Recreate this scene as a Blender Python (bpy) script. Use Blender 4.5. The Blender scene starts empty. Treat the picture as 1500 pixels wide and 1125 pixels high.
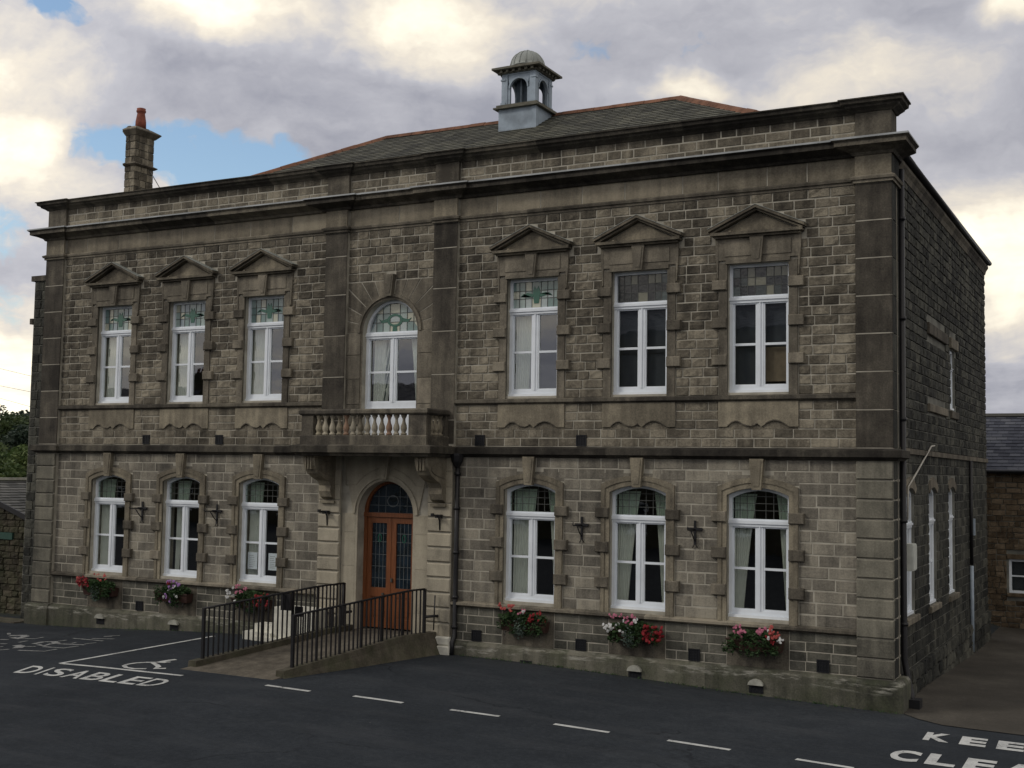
import bpy, math, random
from math import pi, sin, cos, radians, sqrt, atan2
from mathutils import Vector, Matrix
random.seed(7)
R = random.random
def U(a, b): return a + (b - a) * random.random()
scene = bpy.context.scene
col = scene.collection

# ------------------------------------------------------------------ node helpers
class NT:
    def __init__(s, tree): s.t = tree; s.n = tree.nodes; s.l = tree.links; s.n.clear()
    def add(s, typ, ins=None, **kw):
        n = s.n.new(typ)
        for k, v in kw.items(): setattr(n, k, v)
        for k, v in (ins or {}).items():
            if isinstance(v, bpy.types.NodeSocket): s.l.new(v, n.inputs[k])
            else: n.inputs[k].default_value = v
        return n
    def math(s, op, a, b=0.0, c=None, clamp=False):
        d = {0: a, 1: b}
        if c is not None: d[2] = c
        n = s.add('ShaderNodeMath', d, operation=op, use_clamp=clamp); return n.outputs[0]
    def noise(s, vec, scale, detail=4, rough=.55, dist=0.0, out=0):
        return s.add('ShaderNodeTexNoise', {'Vector': vec, 'Scale': scale, 'Detail': detail, 'Roughness': rough, 'Distortion': dist}).outputs[out]
    def ramp(s, fac, *stops):
        n = s.add('ShaderNodeValToRGB', {'Fac': fac}); e = n.color_ramp.elements
        while len(e) < len(stops): e.new(.5)
        for i, (p, c) in enumerate(stops):
            e[i].position = p
            e[i].color = (c, c, c, 1) if isinstance(c, (int, float)) else (*c[:3], 1)
        return n.outputs[0]
    def mix(s, fac, a, b, blend='MIX'):
        n = s.add('ShaderNodeMix', data_type='RGBA', blend_type=blend)
        for i, v in ((0, fac), (6, a), (7, b)):
            if isinstance(v, bpy.types.NodeSocket): s.l.new(v, n.inputs[i])
            else: n.inputs[i].default_value = v if i == 0 else (*v[:3], 1)
        return n.outputs[2]
    def mapping(s, vec, scale=(1, 1, 1), loc=(0, 0, 0), rot=(0, 0, 0)):
        return s.add('ShaderNodeMapping', {'Vector': vec, 'Scale': scale, 'Location': loc, 'Rotation': rot}).outputs[0]
def new_mat(name):
    m = bpy.data.materials.new(name); m.use_nodes = True; return m, NT(m.node_tree)
def finish(nt, color, rough=.8, bump=None, bstr=.3, bdist=.01, spec=.3, metallic=0.0):
    p = nt.add('ShaderNodeBsdfPrincipled', {'Base Color': color if isinstance(color, bpy.types.NodeSocket) else (*color, 1),
               'Roughness': rough, 'Specular IOR Level': spec, 'Metallic': metallic})
    if bump is not None:
        b = nt.add('ShaderNodeBump', {'Height': bump, 'Strength': bstr, 'Distance': bdist})
        nt.l.new(b.outputs[0], p.inputs['Normal'])
    o = nt.add('ShaderNodeOutputMaterial'); nt.l.new(p.outputs[0], o.inputs[0]); return p
def pos(nt): return nt.add('ShaderNodeNewGeometry').outputs['Position']
def plain(name, c, rough=.6, spec=.4, metallic=0.0, var=.15, scale=6.0):
    m, nt = new_mat(name); P = pos(nt)
    n = nt.noise(P, scale, 4)
    d = tuple(x * (1 - var) for x in c); e = tuple(min(1, x * (1 + var)) for x in c)
    finish(nt, nt.ramp(n, (.3, d), (.7, e)), rough, nt.noise(P, scale * 8, 3), .15, .004, spec, metallic)
    return m
def stone(name, dark, mid, light, rough=.9, tooled=0.0, bump=.5, blotch=1.0, green=0.0, streak=1.0, lime=False, soot=None):
    """weathered sandstone: every block has its own 'tone' attribute, soot and wear on top of it"""
    m, nt = new_mat(name); P = pos(nt)
    tone = nt.add('ShaderNodeAttribute', attribute_name='tone').outputs['Fac']
    big = nt.noise(P, .45, 4, .6); medn = nt.noise(P, 3.2, 5, .65); fine = nt.noise(P, 32, 4, .7)
    stk = nt.noise(nt.mapping(P, (5, 5, .55)), 1.0, 4, .6)
    f = nt.math('MULTIPLY_ADD', tone, .55, nt.math('MULTIPLY', nt.math('SUBTRACT', big, .5), 1.05 * blotch))
    f = nt.math('ADD', f, nt.math('MULTIPLY', nt.math('SUBTRACT', medn, .5), .85))
    f = nt.math('ADD', f, nt.math('MULTIPLY', nt.math('SUBTRACT', stk, .5), streak))
    f = nt.math('ADD', f, nt.math('MULTIPLY', nt.math('SUBTRACT', fine, .5), .8), clamp=False)
    f = nt.math('ADD', f, .21)
    c = nt.ramp(f, (.05, dark), (.48, mid), (.92, light))
    if soot:                                               # soot held on the lower part of the course, washed clean above
        zs_ = nt.add('ShaderNodeSeparateXYZ', {0: P}).outputs[2]
        zq = nt.math('ADD', zs_, nt.math('MULTIPLY', nt.math('SUBTRACT', nt.noise(nt.mapping(P, (1.2, 1, 1)), 1.0, 5, .6), .5), .5))
        k = nt.add('ShaderNodeMapRange', {0: zq, 1: soot[0], 2: soot[1], 3: .38, 4: 0.0}).outputs[0]
        c = nt.mix(k, c, (.05, .046, .038))
    if lime:
        zz = nt.add('ShaderNodeSeparateXYZ', {0: P}).outputs[2]
        zn = nt.math('ADD', zz, nt.math('MULTIPLY', nt.math('SUBTRACT', nt.noise(nt.mapping(P, (1.3, 1.3, 1.3)), 1.0, 4), .5), .5))
        band = nt.math('SUBTRACT', 1.0, nt.math('MULTIPLY', nt.math('ABSOLUTE', nt.math('SUBTRACT', zn, .43)), 9.0), clamp=True)
        k = nt.math('MULTIPLY', band, nt.ramp(nt.noise(nt.mapping(P, (2.2, 2.2, 14)), 1.0, 6, .75), (.5, 0), (.62, .8)))
        c = nt.mix(k, c, (.42, .41, .36))
    if green: c = nt.mix(nt.math('MULTIPLY', nt.ramp(nt.noise(P, 2.0, 5, .7, out=0), (.42, 0), (.66, 1)), green), c, (.07, .085, .04))
    h = nt.math('ADD', fine, nt.math('MULTIPLY', nt.noise(P, 11, 3), 1.3))
    if tooled:
        w = nt.add('ShaderNodeTexWave', {'Vector': P, 'Scale': 14.0, 'Distortion': 2.5, 'Detail': 2.0}, wave_type='BANDS', bands_direction='Z').outputs['Fac']
        h = nt.math('ADD', h, nt.math('MULTIPLY', w, tooled))
    finish(nt, c, rough, h, bump, .012, .2)
    return m
M = {}
M['stone_up'] = stone('rockfaced sandstone', (.045, .040, .032), (.134, .119, .092), (.31, .278, .213), bump=.8, tooled=.25)
M['stone_low'] = stone('tooled sandstone', (.075, .070, .060), (.178, .164, .135), (.33, .305, .245), bump=.5, tooled=.3)
M['ashlar_dark'] = stone('sooty dressed sandstone', (.055, .049, .04), (.138, .124, .098), (.28, .25, .194), bump=.25, tooled=.15, blotch=1.1)
M['ashlar'] = stone('dressed sandstone', (.08, .071, .055), (.195, .173, .13), (.36, .32, .235), bump=.22, blotch=1.0)
M['ashlar_pale'] = stone('pale dressed sandstone', (.19, .175, .138), (.33, .30, .235), (.44, .40, .31), bump=.18, blotch=.8)
M['pilaster_grey'] = stone('grey dressed sandstone', (.06, .058, .049), (.15, .143, .115), (.26, .245, .195), bump=.3, tooled=.15)
M['coping'] = stone('black coping stone', (.018, .016, .014), (.045, .041, .034), (.12, .108, .085), bump=.35)
M['pediment'] = stone('weathered pediment stone', (.045, .04, .032), (.14, .124, .095), (.30, .265, .195), bump=.3)
M['frieze'] = stone('frieze stone', (.115, .102, .078), (.25, .222, .168), (.4, .355, .265), bump=.25, soot=(9.22, 9.5))
M['mould'] = stone('blackened moulding stone', (.022, .020, .017), (.07, .063, .052), (.18, .162, .125), bump=.35, blotch=1.0)
M['plinth'] = stone('damp plinth stone', (.034, .035, .028), (.085, .084, .066), (.17, .162, .13), bump=.5, green=.3, lime=True)
M['stone_dado'] = stone('damp tooled sandstone', (.05, .05, .042), (.115, .112, .092), (.2, .192, .16), bump=.5, tooled=.3)
M['pilaster_dark'] = stone('sooty pilaster stone', (.03, .027, .023), (.078, .070, .057), (.17, .152, .118), bump=.3, tooled=.2, blotch=1.2)
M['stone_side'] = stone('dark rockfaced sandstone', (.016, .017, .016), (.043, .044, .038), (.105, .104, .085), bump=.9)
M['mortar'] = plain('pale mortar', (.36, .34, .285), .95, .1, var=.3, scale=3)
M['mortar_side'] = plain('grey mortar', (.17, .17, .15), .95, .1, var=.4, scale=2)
M['rubble'] = stone('brown rubble stone', (.045, .033, .022), (.105, .078, .05), (.2, .155, .105), bump=.9)  # albedo lowered for the shade the cottage stands in
M['rubble_dark'] = stone('dark rubble stone', (.018, .016, .012), (.052, .045, .032), (.105, .09, .065), bump=.9, green=.4)
M['white'] = plain('white window paint', (.76, .81, .86), .4, .5, var=.06, scale=3)
M['blackiron'] = plain('black painted iron', (.012, .012, .014), .45, .4, var=.2, scale=15)
M['grate'] = plain('black vent iron', (.008, .009, .012), .6, .3)
M['came_grey'] = plain('dull lead came', (.12, .135, .14), .6, .4)
M['lead'] = plain('lead came', (.06, .065, .06), .5, .5)
M['blueboard'] = plain('weathered pale blue timber', (.3, .36, .42), .7, .3, var=.28, scale=2.2)
M['flashlead'] = plain('pale lead flashing', (.27, .285, .29), .6, .3, var=.4, scale=1.5)
M['louvre'] = plain('dark blue grey louvre', (.1, .125, .15), .8, .2, var=.3)
M['domelead'] = plain('grey lead sheet', (.27, .29, .27), .6, .4, var=.2, scale=3)
M['cupolatrim'] = plain('lichened grey timber', (.13, .125, .1), .8, .2, var=.35, scale=5)
M['redpot'] = plain('red clay', (.22, .07, .045), .8, .3, var=.3)
M['ridge'] = plain('orange ridge tile', (.16, .08, .05), .85, .2, var=.45, scale=2.5)
M['curtain'] = plain('cream curtain', (.78, .79, .72), .9, .1, var=.06)
M['curtain_green'] = plain('dark green drape', (.09, .13, .1), .9, .1)
M['blind'] = plain('charcoal roller blind', (.035, .04, .05), .7, .3, var=.1)  # dark reflections of two upper windows are put into this colour
M['blind_tan'] = plain('tan board behind glass', (.2, .15, .1), .7, .3, var=.2)  # brownish reflection in one pane, painted as a sheet
M['paper'] = plain('white paper', (.75, .78, .83), .6, .3, var=.03)
M['room'] = plain('dark room plaster', (.05, .048, .045), .9, .1)
M['concrete'] = stone('ramp concrete', (.055, .049, .039), (.112, .099, .078), (.18, .16, .13), bump=.3, blotch=.8)
M['concrete_edge'] = stone('ramp kerb concrete', (.028, .025, .019), (.068, .06, .046), (.13, .115, .09), bump=.5, green=.3)
M['terracotta'] = plain('brown plastic planter', (.05, .025, .02), .5, .4)
M['whitewash'] = plain('whitewashed stone', (.58, .57, .5), .9, .2, var=.2, scale=5)
M['soil'] = plain('soil', (.03, .022, .015), .95, .1)
M['bark'] = plain('bark', (.05, .04, .03), .95, .1, var=.3)
M['greypipe'] = plain('grey plastic pipe', (.3, .36, .42), .5, .4)
M['vent_stone'] = plain('grey lime washed stone', (.33, .33, .29), .9, .1, var=.25, scale=8)
M['boxwhite'] = plain('off white meter box', (.55, .57, .52), .5, .4)
M['wire'] = plain('wire', (.2, .2, .2), .6, .3)
M['twine'] = plain('pale conduit', (.42, .4, .35), .6, .3)
M['greenboard'] = plain('green painted board', (.025, .065, .05), .6, .3)

def mk_glass(name, tint, gloss=.17, vary=None):
    m, nt = new_mat(name)
    tc = tint
    if vary is not None:
        tone = nt.add('ShaderNodeAttribute', attribute_name='tone').outputs['Fac']
        tc = nt.ramp(tone, *vary)
    tr = nt.add('ShaderNodeBsdfTransparent', {'Color': tc if isinstance(tc, bpy.types.NodeSocket) else (*tc, 1)})
    wob = nt.add('ShaderNodeBump', {'Height': nt.noise(pos(nt), 2.2, 2), 'Strength': .04, 'Distance': .02})
    gl = nt.add('ShaderNodeBsdfGlossy', {'Color': (.95, .97, 1, 1), 'Roughness': .015, 'Normal': wob.outputs[0]})
    ge = nt.add('ShaderNodeNewGeometry')                     # Schlick, the same from either face of the pane
    cs = nt.math('ABSOLUTE', nt.add('ShaderNodeVectorMath', {0: ge.outputs['Normal'], 1: ge.outputs['Incoming']}, operation='DOT_PRODUCT').outputs['Value'])
    f = nt.math('MULTIPLY_ADD', nt.math('POWER', nt.math('SUBTRACT', 1.0, cs), 4.0), .85, gloss, clamp=True)
    mx = nt.add('ShaderNodeMixShader', {0: f, 1: tr.outputs[0], 2: gl.outputs[0]})
    o = nt.add('ShaderNodeOutputMaterial'); nt.l.new(mx.outputs[0], o.inputs[0]); return m
M['glass'] = mk_glass('window glass', (.88, .92, .91), .14)
M['leadglass'] = mk_glass('leaded glass', None, .10, vary=((.0, (.55, .62, .58)), (.3, (.8, .86, .82)), (.6, (.62, .72, .68)), (.85, (.85, .82, .7)), (1, (.6, .7, .7))))
for key, cols_ in (('opal_light', ((.16, .24, .23), (.30, .38, .36), (.44, .45, .36), (.24, .30, .33), (.36, .42, .42))), ('opal_dark', ((.025, .028, .03), (.045, .055, .055), (.03, .032, .035), (.17, .17, .13), (.08, .10, .10)))):
    m, nt = new_mat(key + ' glass'); tone = nt.add('ShaderNodeAttribute', attribute_name='tone').outputs['Fac']
    rp = nt.add('ShaderNodeValToRGB', {'Fac': tone}); rp.color_ramp.interpolation = 'CONSTANT'; e_ = rp.color_ramp.elements
    while len(e_) < 5: e_.new(.5)
    for q, cc in enumerate(cols_): e_[q].position = (0, .3, .52, .76, .88)[q]; e_[q].color = (*cc, 1)
    finish(nt, rp.outputs[0], .15, nt.noise(pos(nt), 18, 2), .25, .006, .7); M[key] = m
m, nt = new_mat('green stained glass'); finish(nt, (.02, .11, .075), .25, spec=.6); M['motif'] = m
m, nt = new_mat('dark leaded door glass'); P = pos(nt); finish(nt, nt.ramp(nt.noise(P, 5, 3), (.3, (.008, .012, .014)), (.7, (.018, .03, .045))), .12, nt.noise(P, 20, 2), .2, .01, .6); M['doorglass'] = m

# varnished door wood
m, nt = new_mat('orange varnished wood'); P = pos(nt)
g = nt.noise(nt.mapping(P, (14, 14, .9)), 3.0, 5, .6)
finish(nt, nt.ramp(g, (.25, (.115, .035, .012)), (.75, (.24, .085, .03))), .38, g, .1, .003, .5); M['wood'] = m
# slates
def slates(name, a, b, c, rowh=.2):
    m, nt = new_mat(name); P = pos(nt)
    sx = nt.add('ShaderNodeSeparateXYZ', {0: P})
    tone = nt.add('ShaderNodeAttribute', attribute_name='tone').outputs['Fac']
    n = nt.noise(P, 1.1, 5, .65); fi = nt.noise(P, 14, 4, .7)
    f = nt.math('ADD', nt.math('MULTIPLY', nt.math('SUBTRACT', tone, .5), .45), nt.math('MULTIPLY_ADD', fi, .4, nt.math('MULTIPLY', n, .65)))
    c_ = nt.ramp(f, (.25, a), (.52, b), (.85, c))
    finish(nt, c_, .75, fi, .4, .01, .3); return m
M['slate'] = slates('mossy green slate', (.034, .034, .028), (.078, .078, .06), (.135, .132, .1))
M['slate_blue'] = slates('blue grey slate', (.025, .028, .04), (.055, .06, .078), (.1, .105, .12))
M['slate_grey'] = slates('old grey slate', (.05, .05, .045), (.1, .1, .09), (.16, .155, .14))
# asphalt
m, nt = new_mat('asphalt'); P = pos(nt)
big = nt.noise(P, .16, 5, .6); md = nt.noise(P, 1.7, 5, .7); fi = nt.noise(P, 70, 3, .8)
grit = nt.add('ShaderNodeTexVoronoi', {'Vector': P, 'Scale': 55.0}).outputs['Distance']
f = nt.math('ADD', nt.math('MULTIPLY', big, .5), nt.math('ADD', nt.math('MULTIPLY', md, .35), nt.math('MULTIPLY', fi, .3)))
f = nt.math('ADD', f, nt.math('MULTIPLY', nt.math('SUBTRACT', nt.noise(P, 13, 4, .85), .5), .55))
c = nt.ramp(f, (.36, (.018, .021, .025)), (.6, (.032, .037, .043)), (.8, (.052, .058, .065)))
sx = nt.add('ShaderNodeSeparateXYZ', {0: P})
near = nt.math('MULTIPLY', nt.ramp(nt.math('ADD', sx.outputs[1], nt.math('MULTIPLY', md, 1.1)), (.0, 0), (.75, 1)), nt.ramp(nt.noise(P, 3, 5, .7), (.45, 0), (.62, .6)))
c = nt.mix(near, c, (.055, .06, .028))
spk = nt.ramp(nt.add('ShaderNodeTexVoronoi', {'Vector': P, 'Scale': 1.6, 'Randomness': 1.0}).outputs['Distance'], (.012, 1), (.03, 0))
c = nt.mix(nt.math('MULTIPLY', spk, nt.ramp(nt.noise(P, 9, 2), (.45, 0), (.6, .7))), c, (.3, .29, .27))
scuff = nt.ramp(nt.noise(nt.mapping(P, (.35, 1.6, 1), rot=(0, 0, .12)), 1.0, 6, .65), (.5, 0), (.75, .55))
c = nt.mix(scuff, c, (.058, .062, .067))
crk = nt.add('ShaderNodeTexVoronoi', {'Vector': nt.add('ShaderNodeVectorMath', {0: P, 1: nt.add('ShaderNodeTexNoise', {'Vector': P, 'Scale': 1.2, 'Detail': 5.0}).outputs['Color']}, operation='ADD').outputs[0], 'Scale': .22}, feature='DISTANCE_TO_EDGE').outputs['Distance']
c = nt.mix(nt.math('MULTIPLY', nt.ramp(crk, (.002, 1), (.006, 0)), nt.ramp(nt.noise(P, .3, 2), (.5, 0), (.6, .6))), c, (.012, .013, .015))
finish(nt, c, .95, nt.math('ADD', fi, grit), .35, .006, .06); M['asphalt'] = m
# yard
m, nt = new_mat('gritty yard concrete'); P = pos(nt)
f = nt.math('ADD', nt.math('MULTIPLY', nt.noise(P, .5, 5, .65), .7), nt.math('MULTIPLY', nt.noise(P, 22, 4, .8), .35))
finish(nt, nt.ramp(f, (.35, (.03, .027, .022)), (.55, (.062, .056, .046)), (.75, (.12, .11, .09))), .9, nt.noise(P, 45, 3), .4, .008, .2); M['yard'] = m
# paint
m, nt = new_mat('worn white road paint'); P = pos(nt)
w = nt.ramp(nt.math('ADD', nt.math('MULTIPLY', nt.noise(P, 26, 6, .85), .75), nt.math('MULTIPLY', nt.noise(P, 2.5, 3), .5)), (.48, (.06, .062, .066)), (.56, (.42, .43, .42)), (.75, (.58, .59, .57)))
finish(nt, w, .8, nt.noise(P, 70, 3), .3, .004, .2); M['paint'] = m
m, nt = new_mat('faded road paint'); P = pos(nt)
w = nt.ramp(nt.noise(P, 14, 5, .8), (.35, (.06, .062, .065)), (.5, (.22, .225, .22)), (.7, (.4, .41, .4)))
finish(nt, w, .85, spec=.2); M['paint_faded'] = m
# leaves
def leafmat(name, a, b):
    m, nt = new_mat(name)
    tone = nt.add('ShaderNodeAttribute', attribute_name='tone').outputs['Fac']
    c = nt.ramp(tone, (0, a), (1, b))
    p = nt.add('ShaderNodeBsdfPrincipled', {'Base Color': c, 'Roughness': .6, 'Specular IOR Level': .25})
    t = nt.add('ShaderNodeBsdfTranslucent', {'Color': c})
    mx = nt.add('ShaderNodeMixShader', {0: .25, 1: p.outputs[0], 2: t.outputs[0]})
    o = nt.add('ShaderNodeOutputMaterial'); nt.l.new(mx.outputs[0], o.inputs[0]); return m
M['leaf'] = leafmat('bedding leaves', (.015, .035, .014), (.06, .11, .04))
M['leaf_silver'] = leafmat('silver leaves', (.06, .09, .075), (.17, .22, .18))
M['leaf_tree'] = leafmat('tree leaves', (.035, .06, .025), (.09, .12, .045))
M['leaf_pale'] = leafmat('pale tree leaves', (.06, .1, .03), (.15, .19, .07))
M['leaf_dark'] = leafmat('dark conifer leaves', (.02, .035, .025), (.05, .07, .045))
for k, c in dict(red=(.26, .014, .02), pink=(.62, .2, .3), mauve=(.38, .2, .5), whitef=(.7, .71, .7), salmon=(.55, .11, .1)).items():
    M['fl_' + k] = leafmat(k + ' petals', tuple(x * .4 for x in c), c)
m, nt = new_mat('hillside grass'); P = pos(nt)
finish(nt, nt.ramp(nt.noise(P, .05, 6, .7), (.3, (.012, .022, .012)), (.7, (.04, .058, .024))), .95, nt.noise(P, .6, 5), .8, .5, .1); M['hill'] = m

# ------------------------------------------------------------------ mesh helpers
def fmap(u, v, d): return (u, -d, v)                       # front wall: u = x, outward = -y
class MB:
    def __init__(s, mp=None): s.v = []; s.f = []; s.t = []; s.m = []; s.mp = mp; s.mi = 0; s.smooth = set()
    def V(s, p):
        s.v.append(s.mp(*p) if s.mp else tuple(p)); return len(s.v) - 1
    def F(s, idx, tone=None, sm=False):
        s.f.append(list(idx)); s.t.append(s.tone if tone is None else tone); s.m.append(s.mi)
        if sm: s.smooth.add(len(s.f) - 1)
    tone = .5
    def box(s, a, b, tone=None):
        (x0, y0, z0), (x1, y1, z1) = a, b
        t = U(.25, .75) if tone is None else tone
        i = [s.V(p) for p in ((x0, y0, z0), (x1, y0, z0), (x1, y1, z0), (x0, y1, z0), (x0, y0, z1), (x1, y0, z1), (x1, y1, z1), (x0, y1, z1))]
        for q in ((0, 3, 2, 1), (4, 5, 6, 7), (0, 1, 5, 4), (1, 2, 6, 5), (2, 3, 7, 6), (3, 0, 4, 7)): s.F([i[k] for k in q], t)
    def block(s, u0, u1, v0, v1, d0, d1, ch=.008, tone=None, rock=0.0, nx=1, nz=1):
        """wall stone: back at d0, arrised face at d1 (u, v, d are mapped)"""
        t = R() if tone is None else tone
        b = [s.V((u0, v0, d0)), s.V((u1, v0, d0)), s.V((u1, v1, d0)), s.V((u0, v1, d0))]
        a = [s.V((u0, v0, d1 - ch)), s.V((u1, v0, d1 - ch)), s.V((u1, v1, d1 - ch)), s.V((u0, v1, d1 - ch))]
        for k in range(4): s.F((b[k], b[(k + 1) % 4], a[(k + 1) % 4], a[k]), t)
        x0, x1, y0, y1 = u0 + ch, u1 - ch, v0 + ch, v1 - ch
        if rock:
            nx = max(2, int((u1 - u0) / .1)); nz = 2
        g = [[s.V((x0 + (x1 - x0) * i / nx, y0 + (y1 - y0) * j / nz, d1 + (U(-.4, 1) * rock if 0 < i < nx or 0 < j < nz else 0) + (U(0, .6) * rock if rock else 0))) for i in range(nx + 1)] for j in range(nz + 1)]
        for j in range(nz):
            for i in range(nx): s.F((g[j][i], g[j][i + 1], g[j + 1][i + 1], g[j + 1][i]), t)
        s.F([a[0], a[1]] + [g[0][i] for i in range(nx, -1, -1)], t); s.F([a[2], a[3]] + [g[nz][i] for i in range(nx + 1)], t)
        s.F([a[1], a[2]] + [g[j][nx] for j in range(nz, -1, -1)], t); s.F([a[3], a[0]] + [g[j][0] for j in range(nz + 1)], t)
    def prism(s, pts, d0, d1, tone=None):
        """polygon in (u, v) pushed out from d0 to d1"""
        t = U(.25, .75) if tone is None else tone
        a = [s.V((u, v, d0)) for u, v in pts]; b = [s.V((u, v, d1)) for u, v in pts]; n = len(pts)
        s.F(b, t); s.F(a[::-1], t)
        for k in range(n): s.F((a[k], a[(k + 1) % n], b[(k + 1) % n], b[k]), t)
    def ring(s, inner, outer, d0, d1, tone=None, close=False):
        """strip between two equally long polylines (u, v)"""
        t = U(.3, .7) if tone is None else tone
        n = len(inner); I0 = [s.V((u, v, d0)) for u, v in inner]; I1 = [s.V((u, v, d1)) for u, v in inner]
        O0 = [s.V((u, v, d0)) for u, v in outer]; O1 = [s.V((u, v, d1)) for u, v in outer]
        m_ = n if close else n - 1
        for k in range(m_):
            j = (k + 1) % n
            s.F((I1[k], I1[j], O1[j], O1[k]), t); s.F((I0[j], I0[k], O0[k], O0[j]), t)
            s.F((I0[k], I0[j], I1[j], I1[k]), t); s.F((O1[k], O1[j], O0[j], O0[k]), t)
        if not close:
            s.F((I0[0], I1[0], O1[0], O0[0]), t); s.F((I0[-1], O0[-1], O1[-1], I1[-1]), t)
    def sweep(s, path, prof, tone=None, joints=0.0, cap=True, wob=0.0):
        """moulding: prof = [(outward, z)...], path = plan points [(x, y)...]; outward is to the right of travel; mitred"""
        if joints:                                   # cut straight runs into stones so each takes its own tone
            np_ = []
            for (a, b) in zip(path[:-1], path[1:]):
                L = math.dist(a, b); k = max(1, round(L / joints)); np_.append((a, 0))
                for i in range(1, k):
                    q = (i + U(-.25, .25)) / k; np_.append(((a[0] + (b[0] - a[0]) * q, a[1] + (b[1] - a[1]) * q), 1))
            np_.append((path[-1], 0)); path = [p for p, _ in np_]
        n = len(path); rows = []
        for i, p in enumerate(path):
            def nrm(a, b):
                dx, dy = b[0] - a[0], b[1] - a[1]; l = math.hypot(dx, dy); return (dy / l, -dx / l)
            n1 = nrm(path[i - 1], p) if i else nrm(p, path[1]); n2 = nrm(p, path[i + 1]) if i < n - 1 else n1
            bx, by = n1[0] + n2[0], n1[1] + n2[1]; l = math.hypot(bx, by); bx /= l; by /= l; k = 1 / max(.3, bx * n1[0] + by * n1[1])
            rows.append([s.V((p[0] + bx * k * o, p[1] + by * k * o, z + U(-wob, wob))) for o, z in prof])
        m_ = len(prof)
        for i in range(n - 1):
            t = R() if tone is None else tone
            for j in range(m_): s.F((rows[i][j], rows[i + 1][j], rows[i + 1][(j + 1) % m_], rows[i][(j + 1) % m_]), t)
        if cap: s.F(rows[0], .5); s.F(rows[-1][::-1], .5)
    def tube(s, pts, r, n=8, cap=True, tone=.5, r2=None):
        rows = []; N = len(pts); prev = None
        for i, p in enumerate(pts):
            p = Vector(p); d = (Vector(pts[min(i + 1, N - 1)]) - Vector(pts[max(i - 1, 0)])).normalized()
            up = Vector((0, 0, 1)) if abs(d.z) < .9 else Vector((1, 0, 0))
            if prev is not None: up = prev
            a = d.cross(up).normalized(); b = a.cross(d).normalized(); prev = b
            rr = r + ((r2 - r) * i / max(1, N - 1) if r2 is not None else 0)
            rows.append([s.V(tuple(p + a * cos(2 * pi * k / n) * rr + b * sin(2 * pi * k / n) * rr)) for k in range(n)])
        for i in range(N - 1):
            for k in range(n): s.F((rows[i][k], rows[i][(k + 1) % n], rows[i + 1][(k + 1) % n], rows[i + 1][k]), tone, True)
        if cap: s.F(rows[0][::-1], tone); s.F(rows[-1], tone)
    def lathe(s, c, prof, n=12, tone=.5, sm=True):
        rows = [[s.V((c[0] + r * cos(2 * pi * k / n), c[1] + r * sin(2 * pi * k / n), c[2] + z)) for k in range(n)] for r, z in prof]
        for i in range(len(rows) - 1):
            for k in range(n): s.F((rows[i][k], rows[i][(k + 1) % n], rows[i + 1][(k + 1) % n], rows[i + 1][k]), tone, sm)
        s.F(rows[0][::-1], tone); s.F(rows[-1], tone)
    def build(s, name, mats, parent=None):
        me = bpy.data.meshes.new(name); me.from_pydata(s.v, [], s.f); me.update()
        if not isinstance(mats, (list, tuple)): mats = [mats]
        for k in mats: me.materials.append(M[k])
        at = me.attributes.new('tone', 'FLOAT', 'FACE'); at.data.foreach_set('value', s.t)
        me.polygons.foreach_set('material_index', s.m)
        if s.smooth:
            fl = [i in s.smooth for i in range(len(s.f))]; me.polygons.foreach_set('use_smooth', fl)
        import bmesh
        bm = bmesh.new(); bm.from_mesh(me); bmesh.ops.recalc_face_normals(bm, faces=bm.faces); bm.to_mesh(me); bm.free()
        o = bpy.data.objects.new(name, me); col.objects.link(o)
        if parent: o.parent = parent
        return o
def thing(name, label, cat, loc=(0, 0, 0), group=None):
    o = bpy.data.objects.new(name, None); col.objects.link(o); o.location = loc; o.empty_display_size = .2
    o['label'] = label; o['category'] = cat
    if group: o['group'] = group
    return o
def tag(o, label=None, cat=None, group=None, kind=None):
    for k, v in (('label', label), ('category', cat), ('group', group), ('kind', kind)):
        if v: o[k] = v
    return o
def offset_mesh(o, loc):                                    # move mesh data so the object can sit at loc
    o.data.transform(Matrix.Translation(-Vector(loc)))

# ------------------------------------------------------------------ ground
def sm(t): t = min(1, max(0, t)); return t * t * (3 - 2 * t)
def G(x, y):
    A = .25 * sm((x + 10.5) / 7.5) if x < 2 else .25 * (1 - sm((x - 2) / 9.0))
    B = 1 if y >= -.5 else max(0, 1 - (-.5 - y) / 11.)
    return A * B - (.25 * sm((y - 1.5) / 10) if x > 9.5 else 0) * sm((x - 9.5) / 1.0)
def sheet(name, xs, ys, zf, mat, kind='structure'):
    b = MB(); g = [[b.V((x, y, zf(x, y))) for x in xs] for y in ys]
    for j in range(len(ys) - 1):
        for i in range(len(xs) - 1): b.F((g[j][i], g[j][i + 1], g[j + 1][i + 1], g[j + 1][i]))
    o = b.build(name, mat); o['kind'] = kind; return o
def rng(a, b, st): n = int(round((b - a) / st)); return [a + st * i for i in range(n + 1)]
xs = [-900, -400, -200, -100, -60, -40, -30, -22] + rng(-16, 18, .5) + [22, 30, 45, 70, 120, 250, 500, 900]
ys = [-900, -400, -200, -100, -60, -40, -30, -24, -20, -17, -14] + rng(-11.5, 14, .5) + [17, 22, 30, 45, 70, 120, 250, 500, 900]
sheet('ground', xs, ys, G, 'asphalt')
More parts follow.
